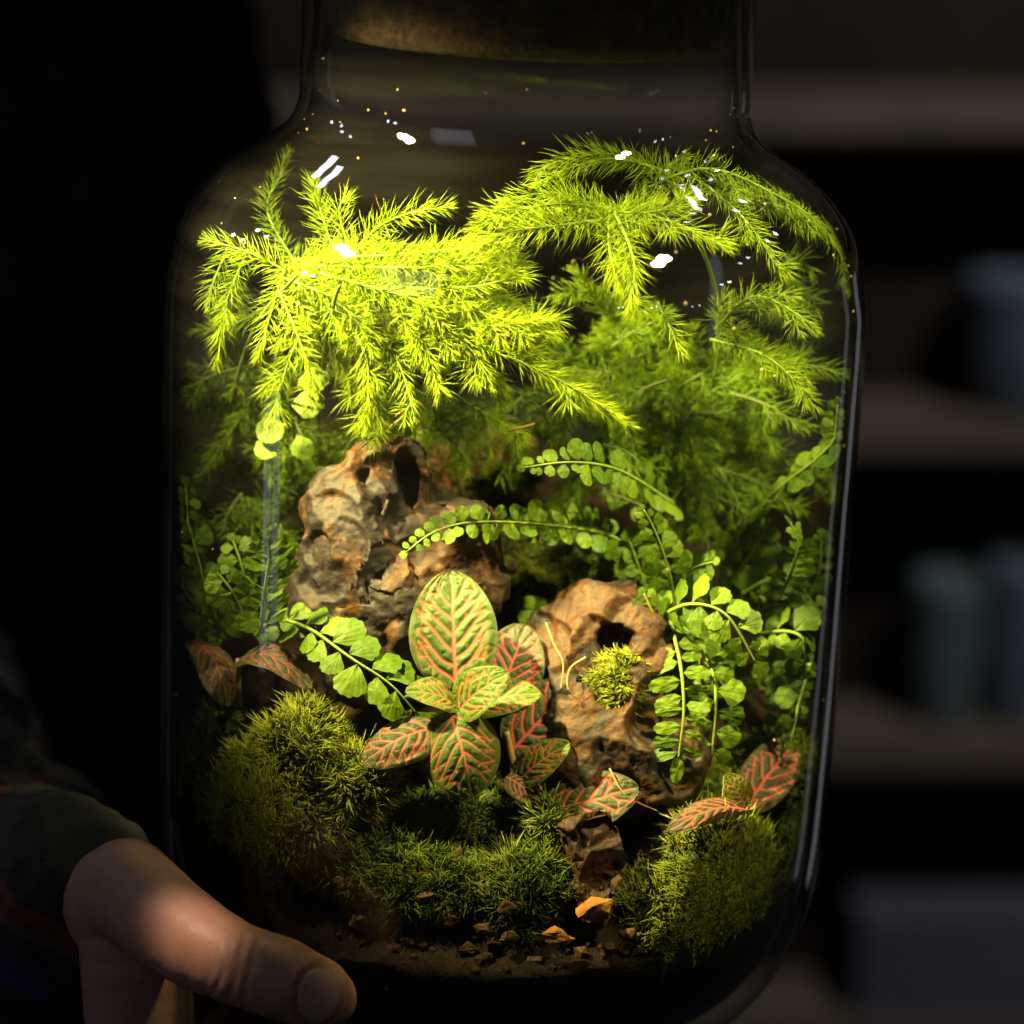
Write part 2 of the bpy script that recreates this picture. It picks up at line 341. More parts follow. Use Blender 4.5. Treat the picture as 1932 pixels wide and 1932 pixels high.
# ------------------------------------------------------------------ background: wall, floor and shelving far behind
SH_Y = 2.6
def box(c, s):
    c = np.array(c); s = np.array(s) / 2
    V = np.array([[x, y, z] for x in (-1, 1) for y in (-1, 1) for z in (-1, 1)]) * s + c
    F = [(0, 1, 3, 2), (4, 6, 7, 5), (0, 4, 5, 1), (2, 3, 7, 6), (0, 2, 6, 4), (1, 5, 7, 3)]
    return V, np.array(F)
V, F = box((0.2, SH_Y + 0.62, TZ + 0.1), (7.0, 0.05, 4.4)); tag(mesh_obj('wall', V, F, M['wall'], smooth=False), kind='structure')
sh = thing('shelving_unit', (0.35, SH_Y + 0.17, -0.9), 'blurred wooden shelving unit standing behind the jar', 'shelving')
zs = [P(1600, y, SH_Y)[2] for y in (222, 825, 1425)]
dz = zs[0] - zs[1]
for z in [zs[0] + dz] + zs + [zs[2] - dz, zs[2] - 2 * dz]:
    V, F = box((0.35, SH_Y + 0.08, z), (3.1, 0.16, 0.044)); mesh_obj('shelf_board', V, F, M['board'], sh, smooth=False)
for x in (-1.22, 1.92):
    V, F = box((x, SH_Y + 0.08, -0.1), (0.05, 0.18, 2.6)); mesh_obj('upright', V, F, M['upright'], sh, smooth=False)
V, F = box((0.35, SH_Y + 0.168, -0.1), (3.1, 0.012, 2.6)); mesh_obj('back_panel', V, F, M['upright'], sh, smooth=False)
def lathe(prof, c, k=40, axis=None):
    prof = np.array(prof, float); a = np.linspace(0, 2 * np.pi, k, endpoint=False); n = len(prof)
    V = np.stack([prof[:, 0][:, None] * np.cos(a), prof[:, 0][:, None] * np.sin(a), prof[:, 1][:, None] + 0 * a], -1).reshape(-1, 3) + np.array(c)
    F = [(i * k + j, i * k + (j + 1) % k, (i + 1) * k + (j + 1) % k, (i + 1) * k + j) for i in range(n - 1) for j in range(k)]
    return V, np.array(F)
def pot(px, z, r, h, m, name, label, cat, plant=False):
    r, h = r * 1.5, h * 1.45; x = P(px, 800, SH_Y + 0.1)[0]; c = (x, SH_Y + 0.075, z + 0.0222)
    t = thing(name, c, label, cat)
    V, F = lathe([(0, 0), (r * .72, 0), (r * .8, h * .08), (r, h * .55), (r * .96, h * .9), (r * 1.02, h), (r * .9, h), (r * .86, h * .6), (0, h * .58)], c)
    mesh_obj('pot_wall', V, F, m, t)
    if plant:
        parts = []
        for _ in range(26):
            a = random.uniform(0, 6.28); e = random.uniform(0.5, 1.3); ln = random.uniform(.05, .1)
            d = np.array([math.cos(a) * math.cos(e), math.sin(a) * math.cos(e), math.sin(e)])
            s0 = np.array(c) + (0, 0, h * .6); pth = smooth_path([s0, s0 + d * ln * .6, s0 + d * ln - (0, 0, ln * .15)], 6)
            parts.append(tube(pth, np.array([.003, .008, .012, .011, .007, .001]), 5))
        V, F = join(parts); tag(mesh_obj('foliage', V, F, M['far_leaf'], t), kind='stuff')
pot(1915, zs[1], 0.050, 0.115, M['pot_blue'], 'glazed_pot', 'blurred large pale blue glazed pot on the middle shelf', 'pot')
pot(1800, zs[2], 0.032, 0.135, M['pot_white'], 'potted_plant', 'blurred pale pot with dark green leaves on the lower shelf', 'potted plant', True)
pot(1930, zs[2], 0.026, 0.150, M['pot_blue'], 'slim_vase', 'blurred slim blue vase on the lower shelf beside the potted plant', 'vase')
pot(1480, zs[1], 0.035, 0.09, M['far_leaf'], 'dark_jar', 'blurred small dark green jar on the middle shelf', 'jar')
x = P(1860, 1720, SH_Y + .1)[0]; V, F = box((x, SH_Y + 0.075, zs[2] - dz + 0.0222 + 0.07), (0.36, 0.13, 0.14))
tag(mesh_obj('storage_box', V, F, M['box'], smooth=False), 'blurred grey blue storage box on the bottom visible shelf', 'box')

# ------------------------------------------------------------------ the jar (leans a little to the right, as it is held)
TILT = math.radians(2.6); A0 = P(955, 966, 0.0)
AX = np.array([math.sin(TILT), 0, math.cos(TILT)])
PROF = np.array([(0, -122), (40, -122), (57, -118.5), (69, -109), (76, -95), (79.3, -78), (80.3, -40), (80.3, 0), (80.3, 45), (79, 57.5), (75.6, 69.5), (68, 79), (60, 84.5), (54, 88.5), (51, 94), (50.6, 103), (50.6, 146)]) / 1000
PO = smooth_path(PROF, 150)
tg = nrm(np.gradient(PO, axis=0)); nr2 = np.stack([tg[:, 1], -tg[:, 0]], 1)
thick = np.interp(PO[:, 1] * 1000, [-122, -112, -80, 60, 80, 100], [6, 5, 3.0, 2.6, 2.6, 2.6]) / 1000
PI = PO - nr2 * thick[:, None]; PI[0, 0] = 0; PI[:, 0] = np.maximum(PI[:, 0], 0)
def jar_frame(V):                             # jar coordinates (x, y, height along the axis) -> world
    V = np.asarray(V); c, s = math.cos(TILT), math.sin(TILT)
    return np.stack([V[..., 0] * c + V[..., 2] * s, V[..., 1], -V[..., 0] * s + V[..., 2] * c], -1) + A0
def jar_local(Pw):
    v = np.asarray(Pw) - A0; h = v @ AX; rad = v - h[..., None] * AX; return h, rad
PIs = PI[np.argsort(PI[:, 1])]
def inner_r(h): return np.interp(h, PIs[:, 1], PIs[:, 0])
def keep_in(Pw, margin=0.0006):
    Pw = np.asarray(Pw, float); h, rad = jar_local(Pw)
    h2 = np.clip(h, -0.115, 0.095); r = np.linalg.norm(rad, axis=-1); lim = inner_r(h2) - margin
    k = np.where(r > lim, lim / (r + 1e-9), 1.0)
    return A0 + AX * h2[..., None] + rad * k[..., None]
ring = np.vstack([PO, [[(PO[-1, 0] + PI[-1, 0]) / 2, PO[-1, 1] + .001]], PI[::-1]])
Vj, Fj = lathe(ring, (0, 0, 0), 160); Vj = jar_frame(Vj)
base = A0 + AX * -0.122
jar = thing('glass_jar', base, 'clear glass terrarium jar with wide neck, held in a hand', 'jar')
jw = mesh_obj('glass_wall', Vj, Fj, M['glass'], jar)
beads = []
ico = bmesh.new(); bmesh.ops.create_icosphere(ico, subdivisions=1, radius=1.0)
icoV = np.array([v.co[:] for v in ico.verts]); icoF = np.array([[v.index for v in f.verts] for f in ico.faces]); ico.free()
for i in range(150):
    h = rng.choice([rng.uniform(.052, .105), rng.uniform(.07, .098), rng.uniform(-.1, .07)], p=[.4, .35, .25]); a = rng.uniform(-math.pi, math.pi)
    r = inner_r(h) - 0.0001; q = rng.uniform(.00012, .0004)
    beads.append((jar_frame(np.array([r * math.cos(a), r * math.sin(a), h]) + icoV * q), icoF))
V, F = join(beads); tag(mesh_obj('condensation_droplets', V, F, M['bead'], jar), kind='stuff')

hc = float(jar_local(P(1000, 120, -0.046))[0])
V, F = lathe(np.array([(0, hc), (.0405, hc), (.0435, hc + .0008), (.0448, hc + .003), (.0477, hc + .035), (.0478, hc + .06), (.046, hc + .062), (0, hc + .062)]), (0, 0, 0), 96); V = jar_frame(V)
d = np.array([noise.noise(Vector(v * 300)) for v in V]); h_, rad_ = jar_local(V); V = V - nrm(rad_) * (np.abs(d) * .0007)[:, None]
tag(mesh_obj('cork_stopper', V, F, M['cork']), 'dark brown cork stopper pushed into the neck of the glass jar', 'cork')

# lamps whose small white reflections show on the shoulder of the glass
no = len(PO) * 160
bvh = BVHTree.FromPolygons([tuple(v) for v in Vj[:no]], [tuple(f) for f in Fj if f.max() < no])
def mirror(px, py, dist):
    dv = nrm(P(px, py, 0) - CAM); loc, n, i, t = bvh.ray_cast(Vector(CAM), Vector(dv))
    p = np.array(loc); h, rad = jar_local(p)
    k = np.argmin(np.abs(PO[:, 1] - h) + np.abs(PO[:, 0] - np.linalg.norm(rad))); n = nrm(rad) * nr2[k, 0] + AX * nr2[k, 1]
    return p, p + (dv - 2 * (dv @ n) * n) * dist
for (x_, y_, pw) in ((437, 450, .016), (486, 436, .014), (576, 510, .018), (628, 300, .012),
                     (1262, 327, .006), (1317, 362, .006), (1402, 380, .006), (1460, 435, .005), (1410, 481, .005), (1377, 535, .008), (1175, 577, .0015), (1240, 577, .0012), (1320, 577, .001)):
    p, q = mirror(x_, y_, 0.34)
    lamp('led_lamp', 'POINT', q, pw * 4.5, (0.85, 0.9, 1.0), 0.0075 if pw > .01 else 0.0055 if pw > .003 else .003)
p, q = mirror(503, 955, 0.7)
lamp('window_light', 'AREA', q, 0.022, (0.75, 0.86, 1.0), 0.040, p, 0.13)
p, q = mirror(1592, 980, 0.7)
lamp('window_light', 'AREA', q, 0.022, (0.85, 0.9, 1.0), 0.07, p, 0.40)

# ------------------------------------------------------------------ soil inside the jar
ANCH = [(1000, 1850, -.075), (700, 1800, -.07), (1300, 1830, -.068), (480, 1700, -.05), (1500, 1720, -.045), (1000, 1460, -.025), (700, 1420, -.025), (1300, 1480, -.02),
        (420, 1420, -.005), (1520, 1480, -.005), (950, 1000, .035), (500, 1060, .035), (1350, 1100, .035), (950, 880, .07)]
AP = np.array([P(*a) for a in ANCH])
def quad(x, y): return np.stack([np.ones_like(x), x, y, x * x, x * y, y * y], -1)
KQ = np.linalg.lstsq(quad(AP[:, 0], AP[:, 1]), AP[:, 2], rcond=None)[0]
def ground(x, y): return quad(np.asarray(x, float), np.asarray(y, float)) @ KQ
na, nrr = 160, 70
ang = np.linspace(0, 2 * np.pi, na, endpoint=False); V = [[0, 0, 0]]
for i in range(1, nrr + 1):
    for a in ang:
        x_, y_ = A0[0] + math.cos(a) * .079 * i / nrr, math.sin(a) * .079 * i / nrr
        V.append([x_, y_, 0])
V = np.array(V); V[0, :2] = (A0[0], 0); V[:, 2] = ground(V[:, 0], V[:, 1])
V[:, 2] += np.array([noise.fractal(Vector((v[0] * 130, v[1] * 130, 3)), 0.8, 2.0, 4) for v in V]) * .0022
V[:, 2] = np.maximum(V[:, 2], jar_frame(np.array([0, 0, -.11]))[2]); V = keep_in(V, .0004)
F = [(0, 1 + j, 1 + (j + 1) % na, 1 + (j + 1) % na) for j in range(na)]
F3 = [(0, 1 + j, 1 + (j + 1) % na) for j in range(na)]
for i in range(nrr - 1):
    b = 1 + i * na
    for j in range(na):
        q = (b + j, b + na + j, b + na + (j + 1) % na, b + (j + 1) % na); F3 += [(q[0], q[1], q[2]), (q[0], q[2], q[3])]
rim = V[1 + (nrr - 1) * na:]; hr, rr = jar_local(rim); dirn = nrm(rr); n0 = len(V); prev = 1 + (nrr - 1) * na
for s in np.linspace(0, 1, 16)[1:]:
    h = hr * (1 - s) + (-.1145) * s
    V = np.vstack([V, A0 + AX * h[:, None] + dirn * (inner_r(h) - .0004)[:, None]])
    for j in range(na):
        q = (prev + j, len(V) - na + j, len(V) - na + (j + 1) % na, prev + (j + 1) % na); F3 += [(q[0], q[1], q[2]), (q[0], q[2], q[3])]
    prev = len(V) - na
tag(mesh_obj('soil', V, np.array(F3), M['soil'], origin=A0), kind='structure')
crumbs = []
for i in range(1500):
    a = rng.uniform(0, 2 * math.pi); r_ = .076 * math.sqrt(rng.uniform(.05, 1)); x_, y_ = A0[0] + r_ * math.cos(a), r_ * math.sin(a)
    if y_ > .02: continue
    s = rng.uniform(.0004, .0014) * (1.0 if rng.random() > .12 else 1.7)
    c = keep_in(np.array([x_, y_, float(ground(x_, y_)) + s * .2]), .002)
    crumbs.append((c + icoV * s * rng.uniform(.6, 1.3, 3) * rng.uniform(.75, 1.2, (len(icoV), 1)), icoF))
V, F = join(crumbs); tag(mesh_obj('soil_crumbs', V, F, M['crumb'], smooth=False), 'loose dark soil crumbs scattered over the soil at the front of the jar', 'soil', kind='stuff')

# ------------------------------------------------------------------ stones
def remesh(parts, voxel, smooth_it=6, fac=0.5):
    V, F = join(parts); me = raw_mesh('tmp', V, F); o = bpy.data.objects.new('tmp', me); col.objects.link(o)
    m = o.modifiers.new('r', 'REMESH'); m.mode = 'VOXEL'; m.voxel_size = voxel
    if smooth_it: s = o.modifiers.new('s', 'SMOOTH'); s.factor = fac; s.iterations = smooth_it
    dg = bpy.context.evaluated_depsgraph_get(); me2 = bpy.data.meshes.new_from_object(o.evaluated_get(dg))
    n = len(me2.vertices); V = np.empty(n * 3, np.float32); me2.vertices.foreach_get('co', V); V = V.reshape(-1, 3).astype(float)
    N_ = np.empty(n * 3, np.float32); me2.vertices.foreach_get('normal', N_)
    F = np.array([tuple(p.vertices) if len(p.vertices) == 4 else tuple(p.vertices) + (p.vertices[-1],) for p in me2.polygons])
    bpy.data.objects.remove(o); bpy.data.meshes.remove(me); bpy.data.meshes.remove(me2)
    return V, F, N_.reshape(-1, 3).astype(float)
ib = bmesh.new(); bmesh.ops.create_icosphere(ib, subdivisions=3, radius=1.0)
ballV = np.array([v.co[:] for v in ib.verts]); ballF = np.array([[v.index for v in f.verts] for f in ib.faces]); ib.free()
_hr = np.random.default_rng(5)
def crag():                                   # an angular unit block: the hull of a few random points, lightly subdivided
    b = bmesh.new()
    for p_ in nrm(_hr.normal(size=(30, 3))) * _hr.uniform(1.02, 1.16, (30, 1)): b.verts.new(p_)
    bmesh.ops.convex_hull(b, input=b.verts); bmesh.ops.triangulate(b, faces=b.faces); b.verts.ensure_lookup_table()
    for v in [v for v in b.verts if not v.link_faces]: b.verts.remove(v)
    b.verts.index_update(); V = np.array([v.co[:] for v in b.verts]); F = np.array([[v.index for v in f.verts] for f in b.faces]); b.free(); return V, F
def blob(px, py, Y, rx, ry, rd, ang=0):      # half-widths in pixels across and up, depth half-width in metres
    c = P(px, py, Y); s = mpp(c); cv, cf = crag(); b = cv * (rx * s, rd, ry * s); a = math.radians(ang)
    b = np.stack([b[:, 0] * math.cos(a) + b[:, 2] * math.sin(a), b[:, 1], -b[:, 0] * math.sin(a) + b[:, 2] * math.cos(a)], -1)
    return c + b, cf
def fill(poly, Yf, dmax, seed, n=900, grow=1.0, gap=.30):
    """angular blocks packed into an outline; each gets a depth like its own width"""
    r = np.random.default_rng(seed); poly = np.array(poly, float); lo, hi = poly.min(0), poly.max(0); Q = r.uniform(lo, hi, (n, 2)); A_, B_ = poly, np.roll(poly, -1, 0)
    ins = np.zeros(n, bool); dist = np.full(n, 1e9)
    for a, b in zip(A_, B_):
        c = ((a[1] > Q[:, 1]) != (b[1] > Q[:, 1])) & (Q[:, 0] < (b[0] - a[0]) * (Q[:, 1] - a[1]) / (b[1] - a[1] + 1e-9) + a[0]); ins ^= c
        dist = np.minimum(dist, seg_dist(Q[:, 0], Q[:, 1], a, b)[0])
    keep = [k for k in np.argsort(-dist) if ins[k] and dist[k] > 9]; acc = []
    for k in keep:
        if all(np.hypot(*(Q[k] - Q[m])) > gap * dist[m] or dist[k] > dist[m] for m in acc): acc.append(k)
    out = []
    for k in acc:
        Y = Yf(Q[k, 1]); d = min(dist[k] * .000115, dmax); out.append(blob(Q[k, 0], Q[k, 1], Y + (d - dmax) * .55, dist[k] * grow, dist[k] * grow, d))
    return out
def seg_dist(X, Y, a, b):
    dx, dy = b[0] - a[0], b[1] - a[1]; t = np.clip(((X - a[0]) * dx + (Y - a[1]) * dy) / (dx * dx + dy * dy + 1e-12), 0, 1)
    return np.hypot(X - a[0] - t * dx, Y - a[1] - t * dy), t
def rough_rock(parts, voxel, amp, seed, holes=(), sm=16, cuts=80):
    V, F, N_ = remesh(parts, voxel, sm, .7); r = np.random.default_rng(seed)
    off = Vector((seed * 7.1, seed * 3.3, seed)); c0 = V.mean(0)
    big = np.array([noise.fractal(Vector(v * 55) + off, .9, 2.1, 3) for v in V]); V = V + N_ * (big * amp * .45)[:, None]
    for k in range(cuts):                                    # flat fracture faces
        i = r.integers(len(V)); n = nrm(N_[i] + r.normal(size=3) * .35); R_ = r.uniform(.004, .013); dv = V - V[i]; dd = np.linalg.norm(dv, axis=1)
        h = dv @ n + r.uniform(.0002, .0012); m = (dd < R_) & (h > 0) & ((N_ @ n) > .45); V[m] -= n * (np.minimum(h[m], .0022) * np.clip((R_ - dd[m]) / (R_ * .12), 0, 1))[:, None]
    d = np.empty(len(V))
    for i, v in enumerate(V):
        q = Vector(v) + off * .01
        d[i] = (noise.ridged_multi_fractal(q * 130, .9, 2.1, 4, .9, 1.8) - 1.1) * .14 + noise.fractal(q * 420, .8, 2.1, 3) * .12
    V = V + N_ * (d * amp)[:, None]
    for (hx, hy, wx, wy, depth, tilt) in holes:
        p = px_of(V); dx = (p[:, 0] - hx); dy = (p[:, 1] - hy); dx = dx - dy * tilt
        q = (dx / wx) ** 2 + (dy / wy) ** 2
        q = q + np.array([noise.noise(Vector(v * 260)) + .7 * noise.noise(Vector(v * 620)) for v in V]) * .32
        facing = (N_ @ -FWD) > 0.0
        k = np.clip((1.2 - q) / .8, 0, 1); k = k * k * (3 - 2 * k)
        V = V + FWD * (np.where(facing, k, 0) * depth)[:, None]
    return V, F
OUT_A = [(556, 1150), (570, 1010), (588, 925), (635, 865), (700, 832), (765, 826), (803, 845), (820, 885), (818, 928), (880, 930), (928, 944), (938, 1000), (946, 1070), (940, 1140), (900, 1190), (860, 1270), (760, 1290), (700, 1345), (645, 1325), (600, 1240)]
parts = fill(OUT_A, lambda y: np.interp(y, [830, 1000, 1150, 1330], [-.019, -.022, -.027, -.032]), .014, 3, grow=1.10, gap=.34)
parts += [blob(705, 920, -.019, 82, 72, .0160), blob(745, 925, -.019, 60, 76, .0155), blob(672, 975, -.0205, 88, 90, .0165), blob(725, 1000, -.0205, 92, 100, .0165), blob(665, 1060, -.022, 96, 110, .0165), blob(740, 1075, -.022, 98, 120, .0160), blob(700, 1060, -.0235, 112, 160, .0160), blob(690, 1140, -.0245, 110, 110, .0165), blob(775, 1160, -.0235, 98, 100, .0155), blob(820, 1060, -.020, 80, 110, .0140), blob(690, 1210, -.0275, 96, 90, .0150), blob(870, 1040, -.020, 56, 80, .0130), blob(880, 1120, -.022, 54, 80, .0130), blob(655, 1260, -.031, 52, 60, .0120)]
V, F = rough_rock(parts, .00055, .0030, 1, [(768, 900, 22, 54, .012, .12)])
rockA = tag(mesh_obj('dragon_stone', V, F, M['rock']), 'tall grey brown stone with ochre patches and a deep hole near its top', 'stone')
OUT_B = [(1036, 1360), (1028, 1250), (1040, 1190), (1085, 1150), (1130, 1124), (1190, 1110), (1226, 1126), (1244, 1170), (1276, 1210), (1300, 1300), (1312, 1400), (1326, 1440), (1312, 1490), (1230, 1525), (1130, 1560), (1060, 1540), (1030, 1460)]
parts = fill(OUT_B, lambda y: np.interp(y, [1120, 1250, 1400, 1550], [-.022, -.029, -.038, -.047]), .012, 4, grow=1.32)
V, F = rough_rock(parts, .00055, .0030, 2, [(1162, 1208, 36, 32, .010, 0), (1158, 1295, 40, 50, .004, 0), ], cuts=60)
tag(mesh_obj('cave_stone', V, F, M['rock2']), 'ochre stone with an arched hollow holding a moss tuft', 'stone')
OUT_C = [(1050, 1590), (1075, 1545), (1150, 1540), (1190, 1570), (1178, 1650), (1184, 1710), (1150, 1752), (1112, 1735), (1085, 1670)]
parts = [blob(1110, 1610, -.060, 58, 62, .0090), blob(1125, 1650, -.063, 50, 60, .0085), blob(1138, 1690, -.0660, 42, 52, .0075)] + fill(OUT_C, lambda y: np.interp(y, [1540, 1650, 1750], [-.058, -.064, -.0685]), .0075, 6, grow=1.5)
V, F = rough_rock(parts, .00055, .0026, 4, cuts=40)
tag(mesh_obj('brown_stone', V, F, M['rock2']), 'narrow brown stone running down between two moss cushions to the front glass', 'stone')
OUT_D = [(935, 1060), (975, 1050), (1000, 1100), (1010, 1170), (975, 1190), (945, 1160)]
parts = fill(OUT_D, lambda y: -.004, .007, 7, grow=1.2)
V, F = rough_rock(parts, .00055, .0026, 5, cuts=20)
tag(mesh_obj('stone_shard', V, F, M['rock2']), 'shaded orange brown stone shard right of the tall stone', 'stone')

chips = [(1060, 1775, 44, 22, -.0755, 'chip_orange', 'bright orange stone chip lying on the soil at the front glass'),
         (1132, 1728, 40, 34, -.073, 'chip_orange', 'angular orange brown stone chip at the foot of the narrow brown stone')]
CH = ('small dark brown stone chip below the dark moss on the thumb side', 'small dark brown stone chip in front of the moss cushion at the front glass', 'small dark brown stone chip beside the orange chips at the front glass')
for (x_, y_) in ((700, 1690), (645, 1665), (805, 1690), (850, 1735), (745, 1730), (915, 1752), (955, 1715), (1095, 1800), (1010, 1812), (1190, 1765), (1150, 1790), (880, 1790), (960, 1770), (1210, 1800), (770, 1775), (680, 1740)):
    chips.append((x_, y_, rng.uniform(16, 30), rng.uniform(11, 20), -.072 + abs(x_ - 980) / 1000 * .02, 'chip_dark', CH[0 if x_ < 790 else 1 if x_ < 1000 else 2]))
for (x_, y_, a_, b_, Y_, m_, lb) in chips:
    c = keep_in(P(x_, y_, Y_), .0025); s = mpp(c)
    b = bmesh.new(); pts = nrm(rng.normal(size=(16, 3))) * (a_ * s, min(a_, b_) * s * .55, b_ * s) * rng.uniform(.8, 1.1, (16, 1))
    for p_ in pts: b.verts.new(p_)
    bmesh.ops.convex_hull(b, input=b.verts); bmesh.ops.triangulate(b, faces=b.faces); bmesh.ops.subdivide_edges(b, edges=b.edges, cuts=2, use_grid_fill=True)
    for v in b.verts: v.co += Vector(noise.noise_vector(v.co * 500 + Vector((x_, y_, 0)))) * .0005
    bmesh.ops.triangulate(b, faces=b.faces); b.verts.index_update()
    V = np.array([v.co[:] for v in b.verts]) + c; F = np.array([[v.index for v in f.verts] for f in b.faces]); b.free()
    o = mesh_obj('stone_chip', keep_in(V, .0003), F, M[m_], origin=c, smooth=False)
    tag(o, lb, 'stone chip', 'dark stone chips at the front' if lb in CH else None)

# ------------------------------------------------------------------ moss
def strands(base, dirs, length, width, droop, tone, dead=.015):
    """curved pointed blades: base (n,3), dirs (n,3) -> triangles; three-sided with a bend in the middle"""
    n = len(base); D = nrm(dirs); ref = nrm(rng.normal(size=(n, 3))); A = nrm(np.cross(D, ref)); B = np.cross(D, A)
    length = np.broadcast_to(length, (n,))[:, None]; width = np.broadcast_to(width, (n,))[:, None]
    bend = droop if isinstance(droop, np.ndarray) else np.array([0, 0, -1.0]) * droop
    mid = base + D * length * .55 + bend * length * .25; tip = base + D * length + bend * length
    V = np.empty((n, 7, 3)); w2 = width / 2
    for j in range(3):
        a = j * 2 * math.pi / 3; o = A * math.cos(a) + B * math.sin(a)
        V[:, j] = base + o * w2 * .8; V[:, 3 + j] = mid + o * w2
    V[:, 6] = tip
    f = []
    for j in range(3):
        q = (j + 1) % 3; f += [(j, q, 3 + q), (j, 3 + q, 3 + j), (3 + j, 3 + q, 6)]
    F = (np.array(f)[None] + (np.arange(n) * 7)[:, None, None]).reshape(-1, 3)
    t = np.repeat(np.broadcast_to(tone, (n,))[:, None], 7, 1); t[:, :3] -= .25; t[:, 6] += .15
    t = np.clip(t, .06, 1); t[rng.random(n) < dead] = 0
    return V.reshape(-1, 3), F, t.reshape(-1)
def moss(px, py, Y, rx, ry, rd, n, lpx, wpx, label, tone=0.5, name='moss_cushion', droop=.1, spread=.55, lobes=4):
    """one cushion: overlapping uneven lobes covered with pointed shoots"""
    n = int(n * 2.4); lpx *= 1.05; wpx *= .75; c = P(px, py, Y); s = mpp(c); R0 = np.array([rx * s, rd, ry * s])
    o = thing(name, c - (0, 0, R0[2] * .6), label, 'moss'); r = np.random.default_rng(int(px + py))
    LB = [(c, R0 * .8)]
    for k in range(lobes):
        a = 2 * math.pi * (k + r.uniform(-.35, .35)) / lobes; f = r.uniform(.45, .78); LB.append((c + R0 * np.array([math.cos(a) * f, r.uniform(-.3, .2), math.sin(a) * f]), R0 * r.uniform(.42, .62)))
    def bump(u, cc): return np.array([noise.fractal(Vector(b * 1.9 + cc * 90), .9, 2, 3) for b in u])
    parts = []; SB, SN = [], []
    for cc, R in LB:
        parts.append((cc + ballV * (1 + bump(ballV, cc)[:, None] * .26) * R, ballF))
        m_ = max(40, int(n * (R[0] / R0[0]) ** 2 * .75)); u_ = nrm(r.normal(size=(m_ * 3, 3))); u_ = u_[(u_[:, 2] > -.8) & (u_[:, 1] < .5)][:m_]
        SB.append(cc + u_ * R * (1 + bump(u_, cc)[:, None] * .26) * .97); SN.append(nrm(u_ / R))
    V, F = join(parts); V = keep_in(V, .0012); mesh_obj('mound', V, F, M['moss_base'], o, attr=np.zeros((len(V), 3)))
    base_, nn = np.vstack(SB), np.vstack(SN); keep = base_[:, 2] > ground(base_[:, 0], base_[:, 1]) - .002
    own = np.concatenate([np.full(len(q), k) for k, q in enumerate(SB)])
    for k, (cc, R) in enumerate(LB): keep &= ~((own != k) & ((((base_ - cc) / (R * .86)) ** 2).sum(1) < 1))
    base_, nn = base_[keep], nn[keep]; q = len(base_)
    clump = np.array([noise.noise_vector(Vector(b * 330)) for b in base_]); tv = np.array([noise.noise(Vector(b * 230)) for b in base_])
    dirs = nrm(nn + (0, 0, .35)) + clump * spread * 1.9 + r.normal(size=base_.shape) * spread * .5
    ln = lpx * s * r.uniform(.45, 1.2, q) * (1 + tv * .5)
    V, F, t = strands(base_, dirs, ln, wpx * s * r.uniform(.6, 1.2, q), r.normal(size=base_.shape) * .22 + clump * .35 + np.array([0, 0, -droop]), np.clip(tone + tv * .45 + r.normal(size=q) * .18, 0.02, 1), .05)
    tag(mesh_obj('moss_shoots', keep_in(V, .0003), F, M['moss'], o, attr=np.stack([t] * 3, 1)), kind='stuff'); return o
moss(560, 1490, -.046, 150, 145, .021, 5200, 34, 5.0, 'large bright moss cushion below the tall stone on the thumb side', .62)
moss(765, 1655, -.057, 120, 90, .012, 2300, 30, 4.5, 'moss cushion coloured dark for the shade of the red veined plant', .06)  # shade of the leaves above is put into the low shoot tone
moss(885, 1545, -.045, 110, 60, .010, 1300, 26, 4.0, 'added moss coloured as shade under the large red veined plant', .03)  # added patch; its dark tone paints the shadow under the leaves
moss(970, 1675, -.059, 125, 78, .012, 2600, 34, 4.5, 'green moss cushion darkened as leaf shade at the front glass below the red veined plant', .12, spread=.8)  # tone lowered to put the leaf shade into the green
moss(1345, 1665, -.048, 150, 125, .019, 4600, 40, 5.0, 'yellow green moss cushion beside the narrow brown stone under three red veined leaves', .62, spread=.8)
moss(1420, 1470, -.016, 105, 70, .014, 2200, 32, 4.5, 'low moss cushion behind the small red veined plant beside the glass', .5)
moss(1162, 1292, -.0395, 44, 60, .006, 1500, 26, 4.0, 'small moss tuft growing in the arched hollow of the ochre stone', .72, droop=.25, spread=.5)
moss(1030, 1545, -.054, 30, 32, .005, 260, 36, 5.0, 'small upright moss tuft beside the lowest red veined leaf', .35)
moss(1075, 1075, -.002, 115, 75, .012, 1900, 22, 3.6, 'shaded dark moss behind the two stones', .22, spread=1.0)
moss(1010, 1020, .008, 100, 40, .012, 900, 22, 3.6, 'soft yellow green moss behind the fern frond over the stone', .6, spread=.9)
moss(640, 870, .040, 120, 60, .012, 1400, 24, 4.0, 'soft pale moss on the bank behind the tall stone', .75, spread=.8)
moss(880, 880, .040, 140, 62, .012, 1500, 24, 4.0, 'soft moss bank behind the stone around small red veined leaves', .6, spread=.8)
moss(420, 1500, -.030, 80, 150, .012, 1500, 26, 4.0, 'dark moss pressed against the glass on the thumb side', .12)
moss(1500, 1630, -.026, 70, 100, .012, 1200, 30, 4.0, 'dark moss pressed against the glass below the small red veined plant', .2)

